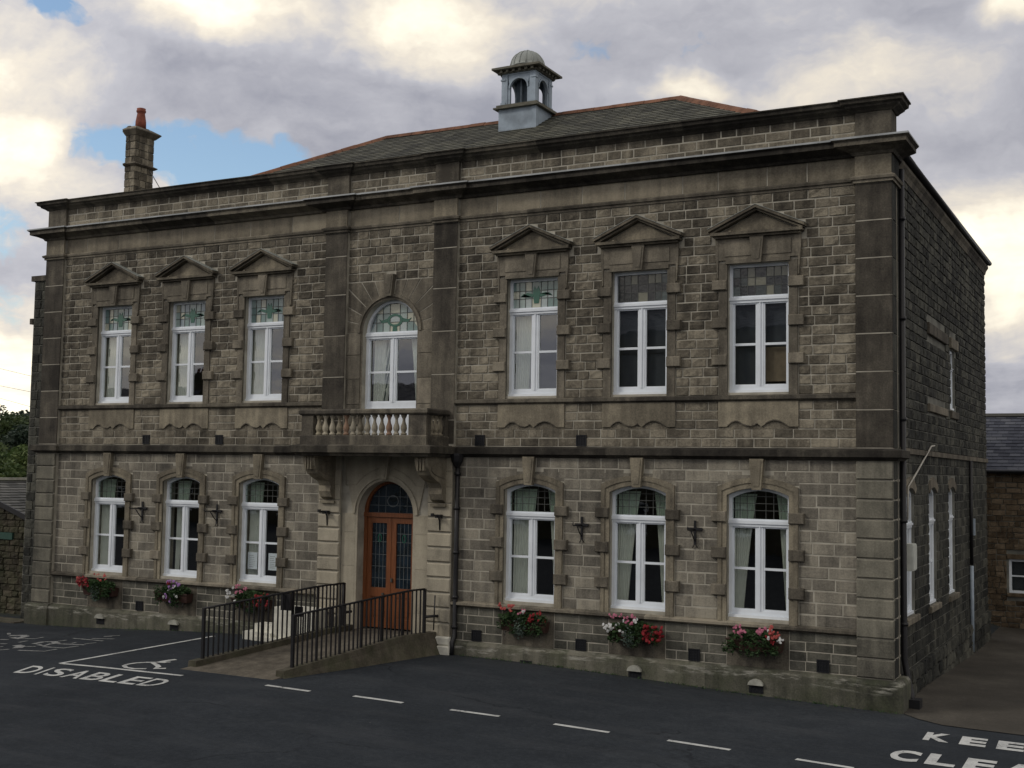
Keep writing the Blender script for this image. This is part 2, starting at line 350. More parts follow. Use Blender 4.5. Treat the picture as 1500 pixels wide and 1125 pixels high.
# yard beside and behind the hall (right)
b = MB()
edge = [(10.3, -.05), (10.56, -.12), (10.9, -.5), (11.32, -.8), (11.9, -.87), (12.55, -.93), (14, -1.0), (18, -1.15), (30, -1.3)]
for (a, c) in zip(edge[:-1], edge[1:]):
    prev = None
    for q in range(0, 31):
        row = []
        for p in (a, c):
            y = p[1] + (26 - p[1]) * (q / 30) ** 1.4; row.append(b.V((p[0], y, G(p[0], y) + .012)))
        if prev: b.F((prev[0], prev[1], row[1], row[0]))
        prev = row
tag(b.build('yard', 'yard'), kind='structure')

def onground(pts2, name, mat, width=None, lift=.007):
    """painted stroke or outline lying on the ground"""
    b = MB()
    if width:
        P = [Vector(p) for p in pts2]
        Q = [P[0]]
        for a, c in zip(P[:-1], P[1:]):
            n = max(1, int((c - a).length / .25))
            for i in range(1, n + 1): Q.append(a + (c - a) * i / n)
        L = []
        for i, p in enumerate(Q):
            d = (Q[min(i + 1, len(Q) - 1)] - Q[max(0, i - 1)]).normalized(); nn = Vector((-d.y, d.x)) * width / 2 * U(.92, 1.06)
            L.append((p + nn, p - nn))
        ids = [(b.V((a.x, a.y, G(a.x, a.y) + lift)), b.V((c.x, c.y, G(c.x, c.y) + lift))) for a, c in L]
        for i in range(len(ids) - 1): b.F((ids[i][0], ids[i][1], ids[i + 1][1], ids[i + 1][0]))
    return b
dashes = [((.59, -4.51), (1.58, -4.57)), ((2.46, -4.52), (3.45, -4.54)), ((4.36, -4.54), (5.23, -4.5)), ((6.17, -4.46), (7.09, -4.46)), ((8.0, -4.4), (8.96, -4.42)), ((9.91, -4.42), (10.72, -4.5)), ((11.7, -4.5), (12.6, -4.52))]
for a, c in dashes:
    tag(onground([a, c], '', 'paint', .1).build('road_marking', 'paint'), kind='structure')
b = onground([(-4.02, -.65), (-4.26, -4.71), (-4.22, -4.7)], '', 'paint', .1); tag(b.build('road_marking', 'paint'), kind='structure')
b = onground([(-4.2, -4.715), (-1.3, -4.56)], '', 'paint', .1); tag(b.build('road_marking', 'paint'), kind='structure')
for w, pts in ((.085, [(-2.5, -3.72), (-2.66, -3.76), (-2.86, -3.88), (-2.98, -4.03), (-3.01, -4.2), (-2.95, -4.36), (-2.78, -4.47), (-2.57, -4.49), (-2.36, -4.38)]),
               (.1, [(-2.58, -3.36), (-2.64, -3.52), (-2.67, -3.71), (-2.7, -3.86), (-2.49, -3.98), (-2.32, -4.1), (-2.22, -4.29), (-2.07, -4.17)]), (.07, [(-2.63, -3.68), (-2.47, -3.63)])):
    tag(onground(pts, '', 'paint', w, .009).build('road_marking', 'paint'), kind='structure')
faded = [(.2, [(-8.86, -2.05), (-8.6, -1.88), (-8.4, -2.0), (-8.2, -2.4), (-8.5, -2.25)]), (.07, [(-8.27, -2.33), (-7.79, -2.26), (-7.84, -1.97)]), (.07, [(-7.6, -2.86), (-7.65, -2.58)]), (.09, [(-8.47, -2.63), (-8.25, -2.59)]), (.09, [(-7.82, -3.16), (-7.65, -3.13)]), (.09, [(-7.39, -3.52), (-7.33, -3.5)]), (.09, [(-6.95, -3.95), (-6.85, -3.73)]),
 (.2, [(-7.24, -3.22), (-7.02, -3.3), (-6.82, -3.55)]), (.08, [(-6.98, -3.35), (-6.64, -3.23)]), (.08, [(-6.51, -3.79), (-5.84, -3.7), (-5.84, -3.39)]), (.16, [(-7.04, -2.94), (-7.12, -2.62), (-6.92, -2.5), (-6.55, -2.74)]), (.12, [(-6.85, -2.98), (-6.55, -3.1), (-6.69, -2.75)]), (.08, [(-6.46, -3.2), (-5.83, -3.21), (-5.77, -2.88)]), (.07, [(-6.89, -2.51), (-6.84, -2.22)]), (.08, [(-6.51, -2.75), (-5.77, -2.7)]), (.06, [(-6.26, -2.62), (-6.3, -2.44)]), (.06, [(-5.9, -2.59), (-5.81, -2.34)]), (.07, [(-6.98, -1.92), (-5.87, -2.09)]), (.07, [(-6.48, -1.83), (-5.89, -1.75)]), (.12, [(-6.5, -1.47), (-6.33, -1.38)]), (.06, [(-6.45, -1.39), (-6.24, -1.24)]),
 (.08, [(-9.3, -1.7), (-9.05, -1.9)]), (.08, [(-9.2, -2.3), (-8.9, -2.5)]), (.08, [(-8.1, -3.5), (-7.75, -3.75)])]
for w, pts in faded: tag(onground(pts, '', 'paint', w).build('road_marking', 'paint_faded'), kind='structure')
def glyph(ch, bold=.03):
    cu = bpy.data.curves.new('t', 'FONT'); cu.body = ch; cu.size = 1; cu.offset = bold; cu.resolution_u = 6
    ob = bpy.data.objects.new('t', cu); col.objects.link(ob)
    bpy.context.view_layer.update()
    me = bpy.data.meshes.new_from_object(ob.evaluated_get(bpy.context.evaluated_depsgraph_get()))
    bpy.data.objects.remove(ob)
    vs = [v.co.copy() for v in me.vertices]; fs = [list(p.vertices) for p in me.polygons]
    x0 = min(v.x for v in vs); x1 = max(v.x for v in vs); y0 = min(v.y for v in vs); y1 = max(v.y for v in vs)
    if ch == 'I': x0 -= .12; x1 += .12
    bpy.data.meshes.remove(me)
    return [((v.x - x0) / (x1 - x0), (v.y - y0) / (y1 - y0)) for v in vs], fs
def letter(ch, bl, br, tl, tr, bold=.03):
    uv, fs = glyph(ch, bold); b = MB()
    for u, v in uv:
        x = (1 - v) * ((1 - u) * bl[0] + u * br[0]) + v * ((1 - u) * tl[0] + u * tr[0])
        y = (1 - v) * ((1 - u) * bl[1] + u * br[1]) + v * ((1 - u) * tl[1] + u * tr[1])
        b.V((x + U(-.004, .004), y + U(-.004, .004), G(x, y) + .008))
    for f in fs: b.F(f)
    tag(b.build('road_lettering', 'paint'), kind='structure')
def L2(a, c, t): return (a[0] + (c[0] - a[0]) * t, a[1] + (c[1] - a[1]) * t)
word = 'DISABLED'; wts = [1, .45, 1, 1.05, 1, .95, .95, 1]; tot = sum(wts) + .16 * 7; acc = 0
BL, BR, TL, TR = (-4.24, -5.82), (-1.02, -5.6), (-4.52, -5.13), (-1.1, -4.97)
for ch, w in zip(word, wts):
    a, c = acc / tot, (acc + w) / tot; acc += w + .16
    letter(ch, L2(BL, BR, a), L2(BL, BR, c), L2(TL, TR, a), L2(TL, TR, c), .015)
for i, ch in enumerate('KEEP'):
    x = 11.2 + .525 * i; dy = -.03 * i
    letter(ch, (x + .02, -2.1 + dy), (x + .4, -2.12 + dy), (x, -1.47 + dy), (x + .38, -1.49 + dy), .045)
for i, ch in enumerate('CLEAR'):
    x = 10.99 + .505 * i; dy = -.01 * i
    letter(ch, (x + .01, -3.7 + dy), (x + .41, -3.72 + dy), (x, -2.98 + dy), (x + .4, -3.0 + dy), .045)

# ================================================================== THE HALL
hall = thing('town_hall', 'two storey weathered sandstone hall with pedimented windows, balcony and roof cupola', 'town hall')
W = 1.15; HW = W / 2
CX = [-8.046, -5.718, -3.414, 3.414, 5.718, 8.046]
XE, PI0 = 10.45, 9.82                                       # corner of the front, inner edge of the corner pilaster
MO, MI = 1.68, 1.11                                         # mid pilasters
ZP, ZS0, ZS1 = .53, 1.22, 1.31
ZL0, ZLS, ZLA = 1.388, 3.60, 3.735                          # lower windows: sill, spring, crown
ZM0, ZM1 = 4.26, 4.445
ZU0, ZU1 = 5.472, 7.858
ZSB, ZST = 5.31, 5.42
ZA0, ZA1 = 9.13, 9.25
ZC0, ZC1 = 9.64, 9.88
ZK0, ZK1 = 10.43, 10.61

def seg_arch(cx, hw, zs, za, n=12):
    """segmental arch points from left spring to right spring"""
    h = za - zs; r = (hw * hw + h * h) / (2 * h); a = math.asin(hw / r)
    return [(cx + r * sin(-a + 2 * a * i / n), za - r + r * cos(-a + 2 * a * i / n)) for i in range(n + 1)]
def semi(cx, r, zs, n=20): return [(cx - r * cos(pi * i / n), zs + r * sin(pi * i / n)) for i in range(n + 1)]

# --- structural wall with openings (mortar coloured, stones laid on it)
def holes_wall(b, u0, u1, v0, v1, holes, d=0.0, th=.4):
    us = sorted({u0, u1} | {h[0] for h in holes} | {h[1] for h in holes}); vs = sorted({v0, v1} | {h[2] for h in holes} | {h[3] for h in holes})
    for i in range(len(us) - 1):
        j = 0
        while j < len(vs) - 1:
            mu, mv = (us[i] + us[i + 1]) / 2, (vs[j] + vs[j + 1]) / 2
            inside = lambda mv: any(h[0] < mu < h[1] and h[2] < mv < h[3] for h in holes)
            if inside(mv): j += 1; continue
            k = j
            while k + 1 < len(vs) - 1 and not inside((vs[k + 1] + vs[k + 2]) / 2): k += 1
            q = [(us[i], vs[j]), (us[i + 1], vs[j]), (us[i + 1], vs[k + 1]), (us[i], vs[k + 1])]
            for dd in (d, d - th): b.F([b.V((a, c, dd)) for a, c in q], .5)
            j = k + 1
    for h in holes:
        c = [(h[0], h[2]), (h[1], h[2]), (h[1], h[3]), (h[0], h[3])]
        for k in range(4):
            p, q = c[k], c[(k + 1) % 4]
            b.F([b.V((p[0], p[1], d)), b.V((q[0], q[1], d)), b.V((q[0], q[1], d - th)), b.V((p[0], p[1], d - th))], .5)
def spandrel(b, arch, ztop, d=0.0, th=.4):
    top = [(u, ztop) for u, v in arch]; b.ring(arch, top, d - th, d, .5)
def rows_of(z0, z1, h, jit=.0):
    n = max(1, round((z1 - z0) / h)); return [(z0 + (z1 - z0) * i / n, z0 + (z1 - z0) * (i + 1) / n) for i in range(n)]
def lay(b, u0, u1, z0, z1, h, wlo, whi, blocked, d1=.022, gap=.024, rock=0.0, ch=.007, tonef=None, d0=-.002):
    """coursed stones; blocked(za, zb) -> list of (u0, u1) that stay free"""
    for za, zb in rows_of(z0, z1, h):
        bl = sorted((max(a, u0), min(c, u1)) for a, c in blocked(za, zb) if c > u0 and a < u1); cur = u0; spans = []
        for a, c in bl:
            if a > cur: spans.append((cur, a))
            cur = max(cur, c)
        if cur < u1: spans.append((cur, u1))
        for a, c in spans:
            if c - a < .05: continue
            x = a; first = True
            while x < c - .02:
                w = U(wlo, whi)
                if first: w *= U(.5, 1); first = False
                if c - (x + w) < wlo * .6: w = c - x
                tn = R() if tonef is None else tonef(x, za)
                j = U(-.004, .004)
                b.block(x + gap / 2, x + w - gap / 2, za + gap / 2 + j, zb - gap / 2 + j, d0, d1 + U(-.002, .004), ch, tn, rock)
                x += w
def clampT(t): return max(0, min(1, t))

wall = MB(fmap)
holes = [(c - HW, c + HW, ZL0, ZLS) for c in CX] + [(c - HW, c + HW, ZU0, ZU1) for c in CX]
holes = [(c - HW, c + HW, ZL0, ZLA + .05) for c in CX] + [(c - HW, c + HW, ZU0, ZU1) for c in CX]
holes += [(-.70, .70, 4.50, 7.60), (-.70, .70, .45, 3.72)]
holes_wall(wall, -XE, XE, -.4, ZK0, holes)
for c in CX: spandrel(wall, seg_arch(c, HW, ZLS, ZLA), ZLA + .05)
wall.ring(semi(0, .70, 6.90, 24), [(u, 7.6002 if True else v) for u, v in semi(0, .70, 6.90, 24)], -.4, 0, .5)
wall.ring(semi(0, .70, 3.02, 24), [(u, 3.7202) for u, v in semi(0, .70, 3.02, 24)], -.4, 0, .5)
wall.mi = 1                                                 # upper rock faced stone
def blk_up(za, zb):
    zm = (za + zb) / 2; out = []
    for c in CX:
        hw = HW + .17
        if zm > 8.33: hw = .89 - max(0, (zm - 8.5) / .40) * .89 if zm < 8.88 else 0
        elif zm > 8.2: hw = .79
        if zm < 5.42: hw = .745
        if hw > 0: out.append((c - hw, c + hw))
    return out
for a, c in ((-PI0, -MO), (MO, PI0)):
    lay(wall, a, c, ZST, ZA0, .178, .24, .44, blk_up, .009, .024, rock=.012, tonef=lambda x, z: clampT(R() * .9 + (.14 if z < 6.6 else -.1)))
    def blk_apr(za, zb):
        return [(q - .745, q + .745) for q in CX] if zb > 4.84 else []
    lay(wall, a, c, ZM1 + .02, ZSB, .178, .28, .5, blk_apr, .008, .020, rock=.005, tonef=lambda x, z: clampT(.25 + R() * .8))
lay(wall, -MI, MI, 8.02, ZA0, .178, .24, .4, lambda a, c: [(-.12, .12)] if a < 8.1 else [], .009, .024, rock=.012)
wall.mi = 2                                                 # lower tooled stone
def arch_hw(zm):                                            # outer outline of the lower surround
    if zm < 3.75: return .745
    if zm > 3.92: return .13
    return .745 * sqrt(max(0, (3.92 - zm) / .17)) * .98
def blk_low(za, zb): return [(c - arch_hw((za * .7 + zb * .3)), c + arch_hw((za * .7 + zb * .3))) for c in CX]
for a, c in ((-PI0, -MO), (MO, PI0)):
    wall.mi = 2; lay(wall, a, c, ZS1 + .01, ZM0 - .01, .208, .33, .62, blk_low, .006, .024, rock=.0, tonef=lambda x, z: clampT(.2 + R() * .75))
    wall.mi = 3; lay(wall, a, c, ZP + .01, ZS0, .172, .33, .62, lambda za, zb: [(q - HW, q + HW) for q in CX], .006, .016, tonef=lambda x, z: clampT(.05 + R() * .65))
wall.mi = 1
lay(wall, -PI0, -MO, ZC1 + .02, ZK0, .186, .26, .5, lambda a, c: [], .007, .026, rock=.005, tonef=lambda x, z: clampT(.35 + R() * .75 - (.4 if z > 10.2 else 0)))
lay(wall, MO, PI0, ZC1 + .02, ZK0, .186, .26, .5, lambda a, c: [], .007, .026, rock=.005, tonef=lambda x, z: clampT(.35 + R() * .75 - (.4 if z > 10.2 else 0)))
lay(wall, -MI, MI, ZC1 + .02, ZK0, .186, .26, .5, lambda a, c: [], .007, .026, rock=.005, tonef=lambda x, z: clampT(.4 + R() * .7 - (.35 if z > 10.2 else 0)))
wall.mi = 2
for c in CX: wall.block(c - .75, c + .75, 3.79, 3.965, -.002, .0045, .001, .45)
wall.mi = 1
for c in CX: wall.block(c - .745, c + .745, 4.80, 5.02, -.002, .0055, .001, .7)
wall_o = wall.build('wall', ['mortar', 'stone_up', 'stone_low', 'stone_dado'], hall)

# niches under the lower windows: cheeks and back stand on the plinth in front of the wall core
for c in CX:
    b = MB(fmap); b.block(c - HW + .004, c + HW - .004, ZP, ZS0, -.002, .004, .002, U(.0, .25)); b.build('recessed_panel', 'ashlar_dark', hall)

# --- side, rear and left walls
XS = 10.38; YB = 13.1
smap = lambda u, v, d: (XS + d, u, v)
b = MB(smap)
SW = [2.0, 4.55, 7.15]                                       # near edge... far edge = +.0 (centres below)
SC = [1.80, 4.36, 6.93]; SHW = .47
side_holes = [(c - SHW, c + SHW, 1.44, 3.80) for c in SC] + [(7.35 - .45, 7.35 + .27, 5.5, 6.85)]
holes_wall(b, .3, YB, -.6, 9.55, side_holes, 0, .4)
for c in SC: spandrel(b, seg_arch(c, SHW, 3.66, 3.78), 3.80)
b.mi = 1
def blk_s(za, zb):
    o = []
    for c in SC:
        if za < 3.88 and zb > 1.40: o.append((c - SHW - .02, c + SHW + .02))
        if 3.75 < (za + zb) / 2 < 3.95: o.append((c - .6, c + .6))
    if za < 6.9 and zb > 5.46: o.append((6.9, 7.62))
    if za < 7.12 and zb > 6.85: o.append((6.75, 7.8)); o.append((3.8, 6.2))
    if za < 5.46 and zb > 5.28: o.append((6.75, 7.8)); o.append((3.8, 6.2))
    return o
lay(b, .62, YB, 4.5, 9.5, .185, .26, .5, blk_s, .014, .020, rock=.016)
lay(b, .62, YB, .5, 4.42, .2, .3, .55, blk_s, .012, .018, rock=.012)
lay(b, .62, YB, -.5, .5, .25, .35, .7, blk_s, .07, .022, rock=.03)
b.mi = 2
for a, c, z0, z1 in ((6.75, 7.8, 6.87, 7.1), (3.8, 6.2, 6.87, 7.1), (6.75, 7.8, 5.3, 5.46), (3.8, 6.2, 5.3, 5.46)): b.block(a, c, z0, z1, -.002, .07, .01)
for c in SC:
    b.ring(seg_arch(c, SHW, 3.66, 3.78), seg_arch(c, SHW + .13, 3.76, 3.98), 0, .035)
    b.block(c - SHW - .15, c + SHW + .15, 1.3, 1.42, 0, .08, .01)
b.box((.62, 4.4, -.002), (YB, 4.5, .06))
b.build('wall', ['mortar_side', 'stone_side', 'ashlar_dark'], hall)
b = MB()
b.box((-XE, .402, -.4), (-XE + .4, YB, 9.55)); b.box((-XE + .4, YB - .4, -.4), (XS - .401, YB, 9.55))
b.build('wall', 'rubble_dark', hall)
# dark interior: floors and a spine wall so rooms are not seen through
b = MB(); b.box((-10, .9, 4.6), (9.9, 12, 4.75)); b.box((-10, 5.0, -.2), (9.9, 5.2, 9.4)); b.box((-10, .45, 9.3), (9.9, 12, 9.4)); b.box((-10, .45, .3), (9.9, 5, .4))
b.build('interior', 'room', hall)
# left side block seen past the corner
b = MB(fmap); b.box((-11.45, -.4, -5.2), (-10.452, 8.72, -.45), .5)
b.mi = 1; lay(b, -11.43, -10.47, -.3, 8.7, .24, .3, .5, lambda a, c: [], -.43, .022, rock=.012, d0=-.46)
b.mi = 2; b.box((-11.52, 8.722, -5.3), (-10.455, 8.86, -.38)); b.box((-11.56, 7.6, -.9), (-11.452, 7.75, -.42))
# fix back depth of stones laid proud of the block
b.build('side_block', ['mortar_side', 'stone_side', 'mould'], hall)

# --- plinth
b = MB()
path = [(-XE, .6), (-XE, 0), (XE, 0), (XE, .6)]
def run(b, path, prof, joints=1.1, wob=.0): b.sweep(path, prof, joints=joints, wob=wob)
b.sweep([(-PI0, 0), (PI0, 0)], [(0, -.4), (.13, -.4), (.13, ZP - .07), (.04, ZP), (0, ZP)], joints=1.3, wob=.004)
for sx in (-1, 1):
    p = [(sx * PI0, -.02), (sx * (XE + .0), -.02), (sx * XE, .6)]
    if sx < 0: p = p[::-1]
    b.sweep(p, [(-.1, -.4), (.15, -.4), (.15, .44), (.10, .52), (-.1, .52)], joints=.6)
b.build('plinth', 'plinth', hall)
# mid pilaster plinths either side of the door
for sx in (-1, 1):
    b = MB(fmap); b.block(sx * 1.395 - .36, sx * 1.395 + .36, -.2, .42, .131, .26, .02); b.block(sx * 1.395 - .33, sx * 1.395 + .33, .42, .6, .12, .2, .03)
    b.build('pilaster_base', 'plinth' if sx < 0 else 'whitewash', hall)
# --- string courses
b = MB(); b.sweep([(-PI0, 0), (-MO, 0)], [(0, ZS0), (.045, ZS0), (.10, ZS0 + .03), (.10, ZS1 - .015), (.0, ZS1 + .02)], joints=1.4)
b.sweep([(MO, 0), (PI0, 0)], [(0, ZS0), (.045, ZS0), (.10, ZS0 + .03), (.10, ZS1 - .015), (.0, ZS1 + .02)], joints=1.4)
b.build('sill_course', 'ashlar_dark', hall)
b = MB()
for a, c in ((-PI0, -MO), (MO, PI0)): b.sweep([(a, 0), (c, 0)], [(0, ZSB), (.04, ZSB), (.09, ZSB + .035), (.09, ZST - .015), (0, ZST + .01)], joints=1.4)
b.build('sill_course', 'mould', hall)
b = MB()
bandp = [(0, ZM0 - .015), (.05, ZM0 - .01), (.09, ZM0 + .03), (.14, ZM0 + .045), (.14, ZM1 - .02), (.0, ZM1 + .015)]
b.sweep([(-XE - .02, .6), (-XE - .02, -.08), (-PI0, -.08), (-PI0, 0), (-MO, 0)], bandp, joints=1.2)
b.sweep([(MO, 0), (PI0, 0), (PI0, -.08), (XE + .02, -.08), (XE + .02, .6)], bandp, joints=1.2)
b.build('string_course', 'coping', hall)

# --- pilasters
def vblock(b, u0, u1, z0, z1, d, mat_i=0, gap=.006, ch=.006, tone=None): b.mi = mat_i; b.block(u0 + gap, u1 - gap, z0 + gap, z1 - gap, 0, d, ch, tone)
for sx in (-1, 1):
    u0, u1 = (PI0, XE) if sx > 0 else (-XE, -PI0)
    b = MB(fmap)
    b.mi = 0; b.box((u0 + .008, .5, .001), (u1 - .008, ZC0, .085), .5)       # mortar core
    for za, zb in rows_of(.53, ZM0 - .01, .333):
        b.mi = 2; b.block(u0, u1, za + .012, zb - .012, .07, .125, .018, clampT(.3 + R() * .5))
    for za, zb in rows_of(ZM1 + .02, ZA0, .67):
        b.mi = 1; b.block(u0, u1, za + .011, zb - .011, .07, .092, .004, clampT(R() * .7))
    b.mi = 3; b.block(u0, u1, ZA1, ZC0, .07, .105, .004, .6)
    # side return of the pilaster
    o = b.build('pilaster', ['mortar', 'pilaster_dark', 'pilaster_grey', 'ashlar'], hall)
    if sx > 0:
        mp2 = lambda u, v, d: (XE - .1 + d, u, v)
        b = MB(mp2); b.box((-.07, -.2, .001), (.62, ZC0, .075), .5)
        for za, zb in rows_of(.53, ZM0 - .01, .333): b.mi = 1; b.block(-.085, .26, za + .012, zb - .012, .06, .1, .012, clampT(.1 + R() * .5)); b.block(.262, .62, za + .012, zb - .012, .06, .08, .012, clampT(R() * .4))
        for za, zb in rows_of(ZM1 + .02, ZA0, .67): b.mi = 1; b.block(-.085, .26, za + .006, zb - .006, .06, .1, .005, clampT(R() * .6)); b.block(.262, .62, za + .006, zb - .006, .06, .085, .005, clampT(R() * .4))
        b.block(-.085, .62, ZA1, ZC0, .06, .1, .004, .4)
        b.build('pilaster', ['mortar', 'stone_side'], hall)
for sx in (-1, 1):
    u0, u1 = (MI, MO) if sx > 0 else (-MO, -MI)
    b = MB(fmap)
    b.box((u0 + .008, .4, .001), (u1 - .008, ZC0, .09), .5)
    for za, zb in rows_of(.55, 3.3, .3):
        b.mi = 2; b.block(u0, u1, za + .016, zb - .016, .08, .13, .022, clampT(.35 + R() * .6))
    for za, zb in rows_of(3.3, ZM0, .32):
        b.mi = 2; b.block(u0, u1, za + .004, zb - .004, .08, .12, .004, clampT(.35 + R() * .6))
    zz = [4.5, 5.0, 5.95, 6.85, 7.75, 8.6, ZA0]
    for za, zb in zip(zz[:-1], zz[1:]): b.mi = 1; b.block(u0, u1, za + .010, zb - .010, .08, .097, .004, clampT(R() * .55))
    b.mi = 3; b.block(u0, u1, ZA1, ZC0, .08, .115, .004, .9 if sx > 0 else .5)
    b.build('pilaster', ['mortar', 'pilaster_dark', 'ashlar_pale', 'ashlar'], hall)

# --- architrave, frieze, cornice, parapet, coping
FP = [(-XE, .62), (-XE, -.10), (-PI0, -.10), (-PI0, 0), (-MO, 0), (-MO, -.11), (-MI, -.11), (-MI, 0), (MI, 0), (MI, -.11), (MO, -.11), (MO, 0), (PI0, 0), (PI0, -.10), (XE, -.10), (XE, .62)]
b = MB(); b.sweep(FP, [(-.02, ZA0), (.03, ZA0), (.03, ZA0 + .045), (.06, ZA0 + .055), (.075, ZA1 - .02), (.0, ZA1 + .02), (-.02, ZA1 + .02)], joints=1.5)
b.build('architrave', 'ashlar_dark', hall)
for a, c in ((-PI0, -MO), (-MI, MI), (MO, PI0)):
    b = MB(fmap); x = a
    while x < c - .01:
        w = U(.7, 1.35)
        if c - x - w < .5: w = c - x
        b.block(x + .012, x + w - .012, ZA1 + .01, ZC0 - .001, -.001, .008, .003, clampT(.15 + R() * .85)); x += w
    b.build('frieze', 'frieze', hall)
CP = [(-XE + .03, .62), (-XE + .03, -.06), (-PI0 - .03, -.06), (-PI0 - .03, 0), (-MO - .03, 0), (-MO - .03, -.06), (-MI + .03, -.06), (-MI + .03, 0), (MI - .03, 0), (MI - .03, -.06), (MO + .03, -.06), (MO + .03, 0), (PI0 + .03, 0), (PI0 + .03, -.06), (XE - .03, -.06), (XE - .03, .62)]
b = MB(); b.sweep(CP, [(-.3, ZC0 - .02), (.07, ZC0 - .02), (.1, ZC0 + .03), (.2, ZC0 + .07), (.3, ZC0 + .1), (.33, ZC0 + .11), (.33, ZC1 - .06), (.37, ZC1 - .03), (.37, ZC1 - .01), (.02, ZC1 + .045), (-.3, ZC1 + .045)], joints=1.6, wob=.003)
b.build('cornice', 'mould', hall)
b = MB()                                                     # lead flashing on the cornice
b.sweep(CP, [(.02, ZC1 + .047), (.36, ZC1 - .006), (.372, ZC1 - .024), (.382, ZC1 - .024), (.378, ZC1 + .008), (.02, ZC1 + .060)], joints=1.2, wob=.002)
b.build('flashing', 'flashlead', hall)
for a, c in ((-XE, -PI0), (-MO, -MI), (MI, MO), (PI0, XE)):
    b = MB(fmap); b.block(a, c, ZC1 + .03, ZK0, -.2, .08, .006, U(.0, .35)); b.build('parapet_pier', 'ashlar_dark', hall)
b = MB()
for sx in (-1, 1):
    x0, x1 = sorted((sx * (XE - .5), sx * (XE - .004))); b.box((x0, .002, ZC1 + .03), (x1, .42, ZK0 - .001), .3)
b.box((-XE + .5, .402, ZC1 - .3), (XE - .5, .42, ZK0 - .001), .4)
b.build('parapet_back', 'ashlar_dark', hall)
KP = [(-XE, .42), (-XE, -.07), (-PI0, -.07), (-PI0, 0), (-MO, 0), (-MO, -.07), (-MI, -.07), (-MI, 0), (MI, 0), (MI, -.07), (MO, -.07), (MO, 0), (PI0, 0), (PI0, -.07), (XE, -.07), (XE, .42)]
b = MB(); b.sweep(KP, [(-.4, ZK0 - .03), (.03, ZK0 - .03), (.06, ZK0), (.14, ZK0 + .04), (.15, ZK0 + .07), (.21, ZK0 + .09), (.22, ZK1 - .03), (.25, ZK1 - .02), (.25, ZK1), (-.4, ZK1 + .035)], joints=1.5, wob=.005)
b.build('coping', 'coping', hall)

# --- windows
def frame_rect(b, u0, u1, v0, v1, w, d0, d1, wb=None):
    wb = wb or w; t = .5
    b.box((u0, v0, d0), (u1, v0 + wb, d1), t); b.box((u0, v1 - w, d0), (u1, v1, d1), t)
    b.box((u0, v0 + wb, d0), (u0 + w, v1 - w, d1), t); b.box((u1 - w, v0 + wb, d0), (u1, v1 - w, d1), t)
def frame_mesh(mp, cx, hw, z0, ztr0, ztr1, zbar, ztop, arch=None, dr=-.12, rail=.13):
    """white timber frame: transom, two casements with a glazing bar each; outer face at depth dr"""
    b = MB(mp); b.tone = .5; u0, u1 = cx - hw, cx + hw
    b.box((u0, z0, dr - .09), (u0 + .065, ztr0, dr), .5); b.box((u1 - .065, z0, dr - .09), (u1, ztr0, dr), .5)
    b.box((u0 + .065, z0, dr - .09), (u1 - .065, z0 + rail, dr - .012), .5); b.box((u0 - .0, z0 - .0, dr), (u1 + .0, z0 + .05, dr + .035), .5)
    b.box((u0, ztr0, dr - .09), (u1, ztr1, dr + .012), .5); b.box((u0, ztr0 + .05, dr + .012), (u1, ztr1 - .03, dr + .035), .5)
    b.box((cx - .06, z0 + rail, dr - .085), (cx + .06, ztr0, dr - .01), .5)
    b.box((cx - .012, z0 + rail, dr - .01), (cx + .012, ztr0, dr + .008), .5)
    for s in (-1, 1):
        a, c = sorted((cx + s * .06, cx + s * (hw - .065)))
        frame_rect(b, a, c, z0 + rail, ztr0, .028, dr - .07, dr - .022)
        b.box((a + .028, zbar - .022, dr - .06), (c - .028, zbar + .022, dr - .02), .5)
    if arch is None:
        b.box((u0, ztr1, dr - .09), (u0 + .055, ztop, dr), .5); b.box((u1 - .055, ztr1, dr - .09), (u1, ztop, dr), .5)
        b.box((u0 + .055, ztop - .055, dr - .09), (u1 - .055, ztop, dr), .5)
    else:
        n = len(arch) - 1; zs = arch[0][1]
        inn = [(cx + (u - cx) * (hw - .06) / hw, v - .055) for u, v in arch] if arch[n // 2][1] - zs < .3 else semi(cx, hw - .06, zs, n)
        outer = [(u0, ztr1)] + arch + [(u1, ztr1)]
        inner = [(u0 + .06, ztr1)] + inn + [(u1 - .06, ztr1)]
        b.ring(inner, outer, dr - .09, dr, .5)
    return b
def arch_poly(arch, z0, inset=0.0): return [(arch[0][0] + inset, z0)] + [(u, v) for u, v in arch] + [(arch[-1][0] - inset, z0)]
def pane_mesh(mp, cx, hw, z0, ztr0, d, rail=.13):
    b = MB(mp)
    for s in (-1, 1):
        a, c = sorted((cx + s * .07, cx + s * (hw - .08))); b.F([b.V(p) for p in ((a, z0 + rail + .01, d), (c, z0 + rail + .01, d), (c, ztr0 - .01, d), (a, ztr0 - .01, d))], .5)
    return b
